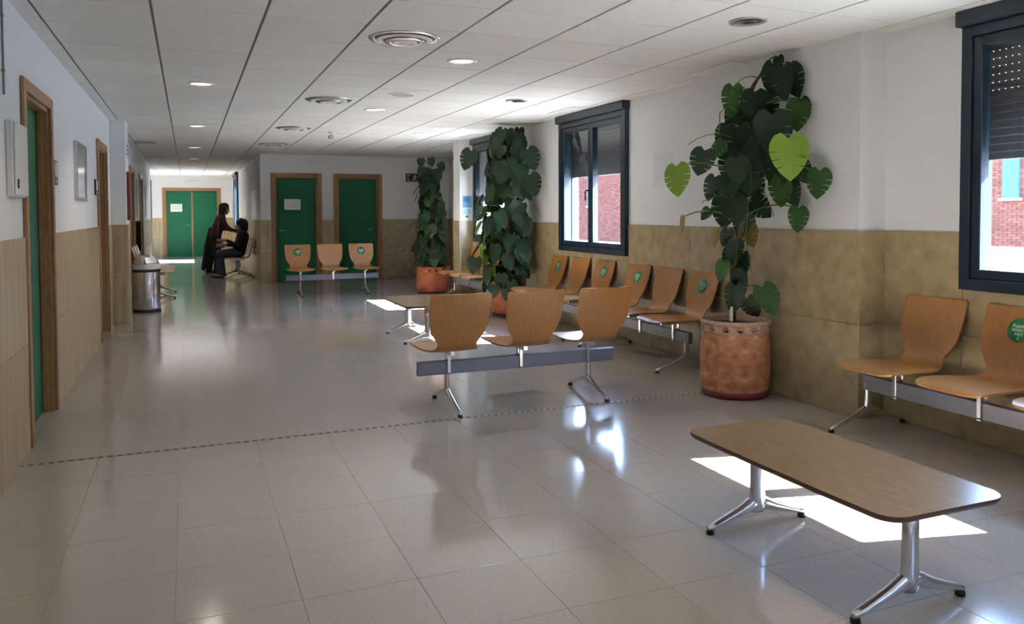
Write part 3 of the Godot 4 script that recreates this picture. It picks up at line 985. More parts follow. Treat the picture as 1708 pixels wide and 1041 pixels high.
func make_furniture() -> void:
	shell_mesh = make_shell()
	sticker_mesh = make_sticker()
	leg_mesh = make_leg()
	pad_mesh = lathem([Vector2(0.0, 0.026), Vector2(0.012, 0.024), Vector2(0.016, 0.016), Vector2(0.017, 0.002), Vector2(0.015, 0.0), Vector2(0.0, 0.0)], 14)
	var st := start()
	box(st, Vector3(0, 0.31, 0.027), Vector3(0.026, 0.13, 0.012), 0.003)
	box(st, Vector3(0, 0.31, -0.027), Vector3(0.026, 0.13, 0.012), 0.003)
	box(st, Vector3(0, 0.392, 0.02), Vector3(0.034, 0.04, 0.26), 0.003)
	box(st, Vector3(0, 0.234, 0), Vector3(0.026, 0.012, 0.064), 0.003)
	bracket_mesh = done(st)
	var XB := 3.867
	bench(P(2.17, 0, 5.16), PI, 0.535, [0, 0, 0], [-0.545, 0.545], 0.755, "plywood bench with its back to the camera in mid-floor, grey beam showing", 1)
	bench(P(XB, 0, 2.89), -PI / 2, 0.54, [0, 1, 0], [-0.76, 0.76], 0.785, "plywood bench under the nearest window beside the stone pillar", 0)
	bench(P(XB, 0, 6.27), -PI / 2, 0.54, [1, 0, 1], [-0.7, 0.7], 0.76, "wall bench with two green stickers directly left of the big clay pot", 0)
	bench(P(XB, 0, 8.07), -PI / 2, 0.565, [1, 0, 1], [-0.72, 0.72], 0.78, "wall bench with two green stickers under the middle window", 2)
	bench(P(XB, 0, 11.05), -PI / 2, 0.545, [0, 0, 0], [-0.74, 0.74], 0.77, "wall bench under the far window between the two bushy plants", 1)
	bench(P(2.22, 0, 13.28), 0.0, 0.53, [1, 0, 1], [-0.535, 0.535], 0.76, "pale bench facing the camera in front of the two green end doors", 2)
	bench(P(-0.50, 0, 14.15), PI / 2, 0.54, [0, 0, 0], [-0.52, 0.52], 0.76, "bench against the left corridor wall behind the steel bin", 0)
	bench(P(0.96, 0, 17.75), -PI / 2, 0.54, [0, 0, 0], [-0.2, 0.55], 0.76, "dim bench with a person on it against the corridor's right wall", 0)
	table(P(2.225, 0, 2.3), "low wooden table in the foreground over the patch of sunlight")
	table(P(2.265, 0, 8.2), "low wooden table partly hidden behind the mid-floor bench")

# ---------------------------------------------------------------- pots and plants
var leaf_meshes := []
# where each leaf of the tall monstera hangs: x, y, d, length, width, lean of the tip, tone
const LEAVES := [[3.075,1.645,4.55,0.228,0.95,8,2],[3.353,1.763,4.62,0.21,1.1,-15,0],[3.72,1.824,4.202,0.296,1,4,2],[3.8,1.755,4.363,0.323,1.05,-10,0],[3.86,1.679,4.27,0.205,1,25,0],[3.9,1.606,4.107,0.2,1.1,-5,1],[3.8,1.563,4.377,0.216,1.1,-8,1],[3.86,1.54,4.339,0.207,1,14,0],[3.88,1.358,4.278,0.181,1.05,-6,1],[3.84,1.418,4.709,0.22,1,50,0],[3.514,1.43,4.6,0.254,1.05,-8,0],[3.471,1.58,4.66,0.204,0.9,-10,0],[3.375,1.355,4.6,0.109,0.9,-35,0],[3.425,1.205,4.58,0.134,0.55,-8,3],[3.091,1.305,4.5,0.121,0.35,-4,3],[3.595,1.447,4.62,0.235,1.1,12,0],[3.739,1.307,4.7,0.201,1.1,20,0],[3.72,2,4.366,0.337,1.1,3,0],[3.86,2.077,4.25,0.212,1.05,-14,1],[3.92,2.105,4.296,0.165,0.8,18,0],[3.9,2.436,4.515,0.128,0.9,5,0],[3.84,2.377,4.502,0.22,0.8,-15,0],[3.84,2.337,4.398,0.275,0.9,3,0],[3.9,2.341,4.4,0.268,0.85,18,0],[3.612,2.223,4.64,0.231,0.95,4,1],[3.74,2.183,4.564,0.247,1,-6,0],[3.84,2.193,4.572,0.24,1,12,0],[3.769,2.05,4.66,0.251,1.1,-12,0],[3.699,2.103,4.72,0.209,0.9,-20,0],[3.666,1.918,4.66,0.233,1,-14,0],[3.626,1.743,4.64,0.257,1,-20,0],[3.722,1.676,4.62,0.267,1.1,5,0],[3.76,1.83,4.576,0.257,1.1,14,0],[3.8,2.079,4.629,0.259,1,8,0],[3.664,1.846,4.6,0.247,1.1,0,0],[3.597,1.948,4.7,0.173,0.9,-30,0],[3.718,1.577,4.68,0.252,1.1,-4,0],[3.8,1.58,4.661,0.226,1,16,0],[3.633,1.576,4.68,0.216,1,-16,1],[3.63,1.123,4.62,0.214,0.95,-4,0],[3.796,1.238,4.72,0.185,1,20,3],[3.587,1.203,4.66,0.146,0.9,-14,0],[3.659,0.904,4.66,0.147,0.8,40,0],[3.518,0.978,4.62,0.153,0.8,-15,1],[3.602,0.809,4.6,0.239,0.8,-2,0],[3.688,0.886,4.66,0.26,0.7,4,0],[3.694,0.712,4.58,0.18,1.1,30,0],[3.76,0.8,4.497,0.229,0.9,24,1],[3.64,1.068,4.7,0.165,0.8,-20,0],[3.768,1.026,4.72,0.176,0.8,12,0],[3.49,1.823,4.6,0.16,0.9,-40,1],[3.86,1.95,4.66,0.218,1,20,0],[3.693,1.935,4.55,0.237,1.1,-8,0],[3.545,1.708,4.52,0.209,1.1,8,0],[3.9,1.636,4.501,0.188,1,20,0]]

func make_leaf(slit: float, wide: float, fold: float, droop: float) -> ArrayMesh:
	var B := [Vector2(0.02, 0.02), Vector2(0.17, 0.15), Vector2(0.34, 0.09), Vector2(0.46, -0.10), Vector2(0.48, -0.30), Vector2(0.43, -0.50), Vector2(0.33, -0.69), Vector2(0.18, -0.86), Vector2(0.0, -1.0)]
	var R := [0.0, -0.03, -0.08, -0.17, -0.30, -0.45, -0.61, -0.79, -1.0]
	var slits := [0, 0, 0, 0, 1, 1, 1, 0, 0] if slit < 0.11 else [0, 0, 0, 1, 1, 1, 1, 0, 0]
	var bend := func(p: Vector2) -> Vector3:
		var x := p.x * wide
		return Vector3(x, p.y, fold * absf(x) - 0.55 * x * x - droop * p.y * p.y)
	var st := start(true)
	for s in [-1.0, 1.0]:
		for k in 8:
			var m0 := Vector2(0, R[k])
			var m1 := Vector2(0, R[k + 1])
			var b0: Vector2 = B[k]
			var b1: Vector2 = B[k + 1]
			var i0 := m0.lerp(b0, 0.4)
			var i1 := m1.lerp(b1, 0.4)
			var c0 := b0.lerp(b1, slit * slits[k])
			var c1 := b1.lerp(b0, slit * slits[k + 1])
			var f := func(p: Vector2) -> Vector3: return bend.call(Vector2(p.x * s, p.y))
			quad(st, f.call(m0), f.call(i0), f.call(i1), f.call(m1), Vector3.BACK)
			var cm := (c0 + c1) * 0.5 * 1.01
			tri(st, f.call(i0), f.call(c0), f.call(cm), Vector3.BACK)
			tri(st, f.call(i0), f.call(cm), f.call(i1), Vector3.BACK)
			tri(st, f.call(i1), f.call(cm), f.call(c1), Vector3.BACK)
	return done(st)

func leaf_basis(face: float, tilt: float, roll: float, size: float, wide: float) -> Basis:
	var b := Basis(Vector3.UP, deg_to_rad(face)) * Basis(Vector3.RIGHT, deg_to_rad(tilt)) * Basis(Vector3.BACK, deg_to_rad(roll))
	return b * Basis.from_scale(Vector3(size * wide, size, size))

func pot_mesh(R: float, h: float, holes: bool, rim: bool) -> ArrayMesh:
	var st := start(true)
	var segs := 168 if holes else 40
	var prof := []
	for k in 13:
		var t := k / 12.0
		var y := 0.03 + t * (h - 0.12)
		prof.append(Vector2(R * (0.93 + 0.07 * sin(t * PI * 0.9 + 0.1)), y))
	var ys := [h - 0.085, h - 0.078, h - 0.071, h - 0.064, h - 0.057, h - 0.05, h - 0.043, h - 0.036]
	for y in ys:
		prof.append(Vector2(R * 0.965, y))
	prof.append_array([Vector2(R * 0.97, h - 0.03), Vector2(R * 1.0, h - 0.026), Vector2(R * 1.01, h - 0.012), Vector2(R * 0.995, h), Vector2(R * 0.93, h), Vector2(R * 0.91, h - 0.02), Vector2(R * 0.9, h - 0.06)])
	var rad := func(p: Vector2, j: int) -> float:
		if holes:
			var a := fposmod(float(j) / segs * 14.0, 1.0) - 0.5
			var dx := a / 14.0 * TAU * R
			var dy := p.y - (h - 0.061)
			if p.x < R * 0.966 and p.x > R * 0.95 and p.y > h - 0.09 and dx * dx + dy * dy < 0.021 * 0.021:
				return p.x - 0.03
		return p.x
	for k in (range(12, prof.size() - 1) if rim else range(0, 12)):
		var a: Vector2 = prof[k]
		var b: Vector2 = prof[k + 1]
		for j in segs:
			var w0 := TAU * j / segs
			var w1 := TAU * (j + 1) / segs
			var ra0: float = rad.call(a, j)
			var ra1: float = rad.call(a, (j + 1) % segs)
			var rb0: float = rad.call(b, j)
			var rb1: float = rad.call(b, (j + 1) % segs)
			if ra0 < a.x and ra1 < a.x and rb0 < b.x and rb1 < b.x:
				continue   # the hole is open into the hollow pot
			var nn := Vector2(b.y - a.y, -(b.x - a.x))
			quad(st, Vector3(cos(w0) * ra0, a.y, sin(w0) * ra0), Vector3(cos(w1) * ra1, a.y, sin(w1) * ra1), Vector3(cos(w1) * rb1, b.y, sin(w1) * rb1), Vector3(cos(w0) * rb0, b.y, sin(w0) * rb0), Vector3(cos(w0) * nn.x, nn.y, sin(w0) * nn.x))
	return done(st)

func make_pot(at: Vector3, R: float, h: float, holes: bool, clay: String, label: String, saucer := true) -> void:
	var t := thing("clay_pot", label, "plant pot", at, 0.4, "clay pots with tall plants")
	if saucer:
		part(t, "saucer", lathem([Vector2(0.0, 0.0), Vector2(R * 0.86, 0.0), Vector2(R * 0.95, 0.01), Vector2(R * 0.98, 0.05), Vector2(R * 0.94, 0.052), Vector2(R * 0.92, 0.03), Vector2(0.0, 0.028)], 48), M["saucer"])
	part(t, "pot_body", pot_mesh(R, h, holes, false), M[clay])
	part(t, "rim", pot_mesh(R, h, holes, true), M["clay_pale"] if clay == "clay" else M[clay])
	part(t, "soil", lathem([Vector2(0.0, h - 0.03), Vector2(R * 0.5, h - 0.035), Vector2(R * 0.92, h - 0.045)], 32), M["soil"])

func stalk(st: SurfaceTool, a: Vector3, b: Vector3, r := 0.005) -> void:
	var mid := (a + b) * 0.5 + Vector3(0, 0.06 + 0.1 * a.distance_to(b), 0)
	var pts := []
	for k in 6:
		var t := k / 5.0
		pts.append(a.lerp(mid, t).lerp(mid.lerp(b, t), t))
	tube(st, pts, [r * 1.3, r * 1.1, r, r, r * 0.9, r * 0.8], 5, false)

func make_plants() -> void:
	for a in [[0.08, 0.94, 0.15, 0.12], [0.05, 0.96, 0.35, 0.22], [0.1, 0.9, 0.08, 0.3], [0.0, 0.86, 0.3, 0.18]]:
		leaf_meshes.append(make_leaf(a[0], a[1], a[2], a[3]))
	make_pot(P(3.70, 0, 4.72), 0.25, 0.555, true, "clay", "weathered clay pot with a ring of holes by the stone pillar")
	make_pot(P(3.85, 0, 9.52), 0.23, 0.44, false, "clay_plain", "plain clay pot of the bushiest plant between wall benches")
	make_pot(P(3.80, 0, 12.78), 0.285, 0.44, true, "clay_plain", "orange clay pot of the farthest plant by the last window", false)
	# the tall monstera beside the pillar
	var t := thing("monstera", "tall leggy monstera with two lime leaves climbing beside the pillar", "plant", P(3.70, 0.52, 4.72))
	var o := t.position
	var st := start(true)
	var spine := [P(3.68, 0.5, 4.72), P(3.68, 0.91, 4.72), P(3.71, 1.13, 4.71), P(3.765, 1.39, 4.7), P(3.765, 1.74, 4.7), P(3.75, 2.06, 4.7), P(3.82, 2.25, 4.68), P(3.86, 2.36, 4.62)]
	var loc := []
	for p in spine:
		loc.append(p - o)
	tube(st, loc, [0.03, 0.028, 0.026, 0.028, 0.03, 0.024, 0.014, 0.006], 10)
	tube(st, [P(3.71, 0.5, 4.75) - o, P(3.73, 1.0, 4.74) - o, P(3.79, 1.5, 4.73) - o, P(3.78, 2.0, 4.72) - o], [0.018, 0.018, 0.016, 0.01], 8)
	part(t, "stem", done(st), M["stem"])
	part(t, "stake", boxm(Vector3(0.022, 0.26, 0.014), 0.002), M["stake"], P(3.515, 0.68, 4.60) - o + Vector3(0.08, 0.0, -0.03))
	st = start(true)
	var r2 := RandomNumberGenerator.new()
	r2.seed = 77
	for a in LEAVES:
		var p := P(a[0], a[1], a[2]) - o
		var best: Vector3 = loc[0]
		for k in 40:
			var u := k / 40.0 * (loc.size() - 1.001)
			var q: Vector3 = loc[int(u)].lerp(loc[int(u) + 1], u - int(u))
			if absf(q.y - (p.y - 0.06)) < absf(best.y - (p.y - 0.06)):
				best = q
		stalk(st, best, p, 0.0055)
		var face := -38.0 + r2.randf_range(-30, 30)
		var tip := r2.randf_range(-30, 10)
		if a[0] > 3.78:
			face = -74.0 + r2.randf_range(-6, 6)
			tip = r2.randf_range(-8, 4)
		var kind := int(a[6])
		var msh: ArrayMesh = leaf_meshes[3] if a[4] < 0.6 else leaf_meshes[r2.randi_range(0, 2)]
		part(t, "leaf", msh, M["leaf_%d" % kind], p, leaf_basis(face, tip, a[5], a[3] * (0.86 if kind == 0 else 0.95), a[4]))
	# aerial roots
	for a in [[3.64, 1.86, 4.66, 3.2, 1.8, 4.6], [3.66, 2.05, 4.66, 3.48, 2.03, 4.62], [3.48, 2.03, 4.62, 3.47, 1.88, 4.61], [3.7, 1.4, 4.66, 3.3, 1.4, 4.58], [3.8, 2.3, 4.62, 3.6, 2.2, 4.66], [3.72, 1.3, 4.66, 3.6, 0.95, 4.6], [3.7, 1.25, 4.66, 3.76, 0.9, 4.62], [3.76, 1.6, 4.62, 3.68, 1.15, 4.58], [3.74, 1.9, 4.6, 3.7, 1.5, 4.56], [3.78, 1.55, 4.6, 3.86, 1.3, 4.5]]:
		stalk(st, P(a[0], a[1], a[2]) - o, P(a[3], a[4], a[5]) - o, 0.0035)
	part(t, "leaf_stalks", done(st), M["stalk"])
	# two dense plants
	bushy("climbing_plant", "very dense dark climbing plant reaching the ceiling by the far window", P(3.85, 0.4, 9.52), 2.06, 210, 0.33, 0.25, 0.15, 1)
	bushy("climbing_plant", "dense dark tapering plant in the far corner by the end wall", P(3.80, 0.4, 12.78), 1.72, 190, 0.36, 0.18, 0.12, 2)

func bushy(called: String, label: String, at: Vector3, h: float, n: int, wide: float, big: float, small: float, kind: int) -> void:
	var t := thing(called, label, "plant", at)
	var r := RandomNumberGenerator.new()
	r.seed = 900 + kind
	var st := start(true)
	tube(st, [Vector3(0, -0.02, 0), Vector3(0.01, h * 0.3, 0.01), Vector3(-0.01, h * 0.6, 0), Vector3(0.0, h * 0.94, 0)], [0.04, 0.04, 0.036, 0.02], 10)
	part(t, "stem", done(st), M["stem"])
	st = start(true)
	for k in n:
		var u := (k + r.randf()) / n
		var a := r.randf_range(-PI, PI)
		var rad := wide * (1.0 if kind == 1 else (1.05 - 0.55 * u)) * r.randf_range(0.55, 1.12)
		if kind == 1:
			rad *= 0.8 + 0.35 * sin(u * PI)
		var p := Vector3(sin(a) * rad, 0.06 + u * (h - 0.1), cos(a) * rad)
		var face := rad_to_deg(a)
		if p.x > 0.04:
			p.x = 0.04 + (p.x - 0.04) * 0.35
			face = -face
		var size := r.randf_range(small, big)
		var mk: int = [0, 0, 0, 4, 0, 4, 1][r.randi_range(0, 6)]
		if kind == 1 and p.x < -0.12 and p.z < 0.1 and u < 0.55 and r.randf() < 0.5:
			mk = 2 if r.randf() < 0.35 else 1
		stalk(st, Vector3(0, p.y - 0.06, 0), p, 0.0045)
		part(t, "leaf", leaf_meshes[[0, 1, 3, 3][r.randi_range(0, 3)]], M["leaf_%d" % mk], p, leaf_basis(face, r.randf_range(-45, 2), r.randf_range(-30, 30), size, r.randf_range(0.85, 1.1)))
	if kind == 1:
		for a in [[-0.5, 1.72, -0.02, 0.26, -20], [0.1, 1.72, 0.42, 0.28, 20], [0.12, 1.4, 0.44, 0.28, 15], [-0.42, 0.35, -0.1, 0.22, -10], [-0.2, 0.15, 0.25, 0.2, 0], [-0.1, 0.06, 0.34, 0.16, 20], [-0.3, 0.02, 0.3, 0.16, -10], [-0.18, -0.03, 0.36, 0.15, 5]]:
			stalk(st, Vector3(0, a[1] - 0.06, 0), Vector3(a[0], a[1], a[2]), 0.0045)
			part(t, "leaf", leaf_meshes[0], M["leaf_0"], Vector3(a[0], a[1], a[2]), leaf_basis(-30, -10, a[4], a[3], 1.0))
	else:
		for a in [[-0.22, 1.83, 0.1, 0.15, 0], [-0.06, 1.84, 0.12, 0.15, 10], [0.1, 1.76, 0.12, 0.15, 25], [-0.2, 1.68, 0.1, 0.16, -15]]:
			stalk(st, Vector3(0, a[1] - 0.2, 0), Vector3(a[0], a[1], a[2]), 0.0045)
			part(t, "leaf", leaf_meshes[3], M["leaf_0"], Vector3(a[0], a[1], a[2]), leaf_basis(-20, -10, a[4], a[3], 1.1))
	part(t, "leaf_stalks", done(st), M["stalk"])

# ---------------------------------------------------------------- small things
func paper_tex(w: int, h: int, lines: Array, bg: Color) -> ImageTexture:
	var im := Image.create(w, h, false, Image.FORMAT_RGB8)
	im.fill(bg)
	for l in lines:
		im.fill_rect(Rect2i(l[0], l[1], l[2], l[3]), l[4])
	return ImageTexture.create_from_image(im)

func sheet(called: String, label: String, category: String, at: Vector3, turn: float, w: float, h: float, t: Texture2D, thick := 0.002, rough := 0.75) -> Node3D:
	var o := thing(called, label, category, at, turn)
	part(o, "backing", boxm(Vector3(w, h, thick)), M["paper"], Vector3(0, 0, thick / 2))
	var q := QuadMesh.new()
	q.size = Vector2(w - 0.002, h - 0.002)
	var m := StandardMaterial3D.new()
	m.albedo_texture = t
	m.roughness = rough
	part(o, "print", q, m, Vector3(0, 0, thick + 0.0006))
	return o

func text_lines(w: int, h: int, n: int, seed_: int, ink: Color, bg: Color) -> ImageTexture:
	var r := RandomNumberGenerator.new()
	r.seed = seed_
	var ls := []
	for k in n:
		var y := int(h * (0.12 + 0.76 * k / n))
		var x := int(w * 0.12)
		while x < w * 0.85:
			var ww := r.randi_range(4, 12)
			ls.append([x, y, ww, maxi(2, h / (n * 4)), ink])
			x += ww + r.randi_range(2, 4)
	return paper_tex(w, h, ls, bg)

func make_small_things() -> void:
	# left wall
	var t := thing("electrical_panel", "pale grey metal cabinet on the left wall by the nearest door", "cabinet", P(XL, 1.63, 4.93), PI / 2)
	part(t, "body", boxm(Vector3(0.34, 0.40, 0.035), 0.006), M["panel_grey"], Vector3(0, 0, 0.0175))
	var dr := part(t, "cabinet_door", boxm(Vector3(0.32, 0.38, 0.012), 0.003), M["panel_grey"], Vector3(0, 0, 0.041))
	part(dr, "lock", boxm(Vector3(0.014, 0.05, 0.01), 0.003), M["rubber"], Vector3(-0.14, -0.13, 0.008))
	t = thing("wall_conduit", "thin grey conduit running up the left wall to the ceiling", "conduit", P(XL, 1.95, 4.72))
	var st := start(true)
	tube(st, [Vector3(0.008, 0, 0), Vector3(0.008, CEIL - 1.95, 0)], [0.0055, 0.0055], 8)
	part(t, "pipe", done(st), M["conduit"])
	for k in 2:
		part(t, "clip", boxm(Vector3(0.016, 0.014, 0.02), 0.002), M["conduit"], Vector3(0.008, 0.12 + 0.28 * k, 0))
	sheet("paper_notice", "white printed notice taped on the nearest green door", "paper", P(XL - 0.064, 1.56, 5.62), PI / 2, 0.21, 0.297, text_lines(128, 180, 12, 3, hex(150, 150, 155), hex(236, 236, 232)))
	for a in [[6.33, 1.63, 0.15, 0.17, "dark edged room plaque beside the nearest door"], [9.0, 1.61, 0.14, 0.16, "small dark room plaque before the second left door"]]:
		t = thing("room_plaque", a[4], "sign", P(XL, a[1], a[0]), PI / 2)
		part(t, "plate", boxm(Vector3(a[2], a[3], 0.018), 0.003), M["plaque"], Vector3(0, 0, 0.009))
		part(t, "upper_insert", boxm(Vector3(a[2] - 0.02, a[3] * 0.62, 0.004), 0.001), M["panel_grey"], Vector3(0, a[3] * 0.12, 0.0195))
		part(t, "lower_insert", boxm(Vector3(a[2] - 0.02, a[3] * 0.16, 0.004), 0.001), M["grey_metal"], Vector3(0, -a[3] * 0.36, 0.0195))
	t = thing("framed_picture", "glossy glazed picture frame on the left wall between two doors", "picture", P(XL, 1.70, 7.74), PI / 2)
	part(t, "print", boxm(Vector3(0.62, 0.44, 0.008)), M["picture"], Vector3(0, 0, 0.016))
	for s in [-1.0, 1.0]:
		part(t, "frame_side", boxm(Vector3(0.025, 0.49, 0.03), 0.003), M["steel"], Vector3(s * 0.3225, 0, 0.015))
		part(t, "frame_rail", boxm(Vector3(0.62, 0.025, 0.03), 0.003), M["steel"], Vector3(0, s * 0.2325, 0.015))
	# pier
	t = thing("fire_hose_cabinet", "dark red cabinet on the corridor side of the left pier", "cabinet", P(-0.69, 1.56, 10.95), PI / 2)
	part(t, "body", boxm(Vector3(0.3, 0.6, 0.03), 0.004), M["red_cabinet"], Vector3(0, 0, 0.015))
	part(t, "cabinet_door", boxm(Vector3(0.26, 0.54, 0.008), 0.003), M["red_cabinet"], Vector3(0, 0, 0.034))
	t = thing("pier_sign", "narrow white sign with dark lettering high on the left pier", "sign", P(-0.69, 2.13, 10.95), PI / 2)
	part(t, "plate", boxm(Vector3(0.3, 0.2, 0.008), 0.002), M["paper"], Vector3(0, 0, 0.004))
	for k in 3:
		part(t, "lettering", boxm(Vector3(0.2, 0.03, 0.002)), M["sign_dark"], Vector3(0, 0.055 - 0.05 * k, 0.0085))
	for a in [[16.0, 1.62, "grey poster on the corridor wall between the two left doors"], [19.4, 1.62, "grey poster on the corridor wall past the second door"]]:
		sheet("corridor_poster", a[2], "poster", P(XL, a[1], a[0]), PI / 2, 0.5, 0.7, text_lines(96, 128, 9, 8, hex(96, 110, 110), hex(170, 176, 172)))
	# bin
	t = thing("waste_bin", "round stainless steel waste bin with dome lid beside the left pier", "bin", P(-0.535, 0, 11.92))
	part(t, "base_ring", lathem([Vector2(0.0, 0.0), Vector2(0.17, 0.0), Vector2(0.178, 0.008), Vector2(0.178, 0.03), Vector2(0.168, 0.04)], 36), M["rubber"])
	part(t, "body", lathem([Vector2(0.165, 0.036), Vector2(0.168, 0.045), Vector2(0.168, 0.54), Vector2(0.165, 0.548)], 40), M["steel"])
	part(t, "band", lathem([Vector2(0.166, 0.545), Vector2(0.178, 0.55), Vector2(0.178, 0.578), Vector2(0.166, 0.584)], 36), M["rubber"])
	var dome := [Vector2(0.168, 0.582), Vector2(0.169, 0.62)]
	for k in 9:
		var a := deg_to_rad(90.0 * k / 8)
		dome.append(Vector2(0.169 * cos(a), 0.63 + 0.15 * sin(a)))
	part(t, "dome_lid", lathem(dome, 40), M["steel"])
	st = start(true)
	var r2 := RandomNumberGenerator.new()
	r2.seed = 5
	var prof := []
	for k in 7:
		prof.append(Vector2(0.172 + r2.randf_range(-0.003, 0.006), 0.585 + 0.012 * k))
	lathe(st, prof, 28)
	part(t, "bin_liner", done(st), M["bag"])
	part(t, "flap", boxm(Vector3(0.15, 0.1, 0.012), 0.004), M["steel"], Vector3(0.06, 0.705, 0.13), Basis(Vector3.UP, 0.4) * Basis(Vector3.RIGHT, -0.6))
	# end wall
	sheet("paper_notice", "white sheet on the left one of the two green end doors", "paper", P(1.903, 1.51, DE + 0.083), 0, 0.31, 0.21, text_lines(128, 90, 5, 4, hex(160, 160, 165), hex(232, 234, 234)))
	t = thing("exit_sign", "dark exit sign with white running figure on the end wall", "sign", P(4.34, 2.06, DE), 0)
	part(t, "plate", boxm(Vector3(0.36, 0.17, 0.012), 0.002), M["sign_dark"], Vector3(0, 0, 0.006))
	st = start()
	box(st, Vector3(-0.135, 0, 0.013), Vector3(0.012, 0.12, 0.002))
	box(st, Vector3(-0.115, 0.055, 0.013), Vector3(0.05, 0.012, 0.002))
	box(st, Vector3(-0.115, -0.055, 0.013), Vector3(0.05, 0.012, 0.002))
	part(t, "door_symbol", done(st), M["ink_white"])
	st = start()
	box(st, Vector3(0.01, 0.04, 0.013), Vector3(0.03, 0.03, 0.002))
	box(st, Vector3(0.0, 0.0, 0.013), Vector3(0.022, 0.06, 0.002), 0.0, Basis(Vector3.BACK, 0.3))
	box(st, Vector3(-0.03, -0.045, 0.013), Vector3(0.014, 0.055, 0.002), 0.0, Basis(Vector3.BACK, -0.7))
	box(st, Vector3(0.03, -0.045, 0.013), Vector3(0.014, 0.055, 0.002), 0.0, Basis(Vector3.BACK, 0.8))
	box(st, Vector3(0.03, 0.012, 0.013), Vector3(0.05, 0.012, 0.002), 0.0, Basis(Vector3.BACK, 0.3))
	part(t, "running_figure", done(st), M["ink_white"])
	st = start()
	box(st, Vector3(0.1, 0.0, 0.013), Vector3(0.07, 0.014, 0.002))
	box(st, Vector3(0.12, 0.018, 0.013), Vector3(0.045, 0.014, 0.002), 0.0, Basis(Vector3.BACK, -0.8))
	box(st, Vector3(0.12, -0.018, 0.013), Vector3(0.045, 0.014, 0.002), 0.0, Basis(Vector3.BACK, 0.8))
	part(t, "arrow", done(st), M["ink_white"])
	# far double door
	sheet("paper_notice", "white sheet on the far green double door", "paper", P(-0.32, 1.52, DF + 0.058), 0, 0.33, 0.24, text_lines(128, 90, 4, 9, hex(170, 175, 172), hex(238, 240, 238)))
	sheet("door_sign", "small pale sign above the far green double door", "sign", P(0.13, 2.33, DF - 0.002), 0, 0.4, 0.1, text_lines(128, 32, 1, 6, hex(150, 155, 150), hex(222, 224, 220)))
	# window wall
	sheet("wall_notice", "faint printed sheet on the wall left of the tall monstera", "paper", P(XR, 1.735, 6.43), -PI / 2, 0.36, 0.34, text_lines(160, 160, 11, 12, hex(186, 186, 198), hex(214, 214, 224)))
	var ls := [[0, 0, 96, 20, hex(226, 230, 232)], [0, 20, 96, 60, hex(96, 148, 190)], [10, 30, 50, 20, hex(60, 110, 160)], [0, 84, 96, 30, hex(150, 190, 214)], [30, 120, 30, 8, hex(60, 60, 64)]]
	sheet("wall_poster", "blue and white poster on the far pillar left of the last window", "poster", P(4.1, 1.46, 11.868), 0, 0.16, 0.42, paper_tex(96, 132, ls, hex(214, 222, 226)))

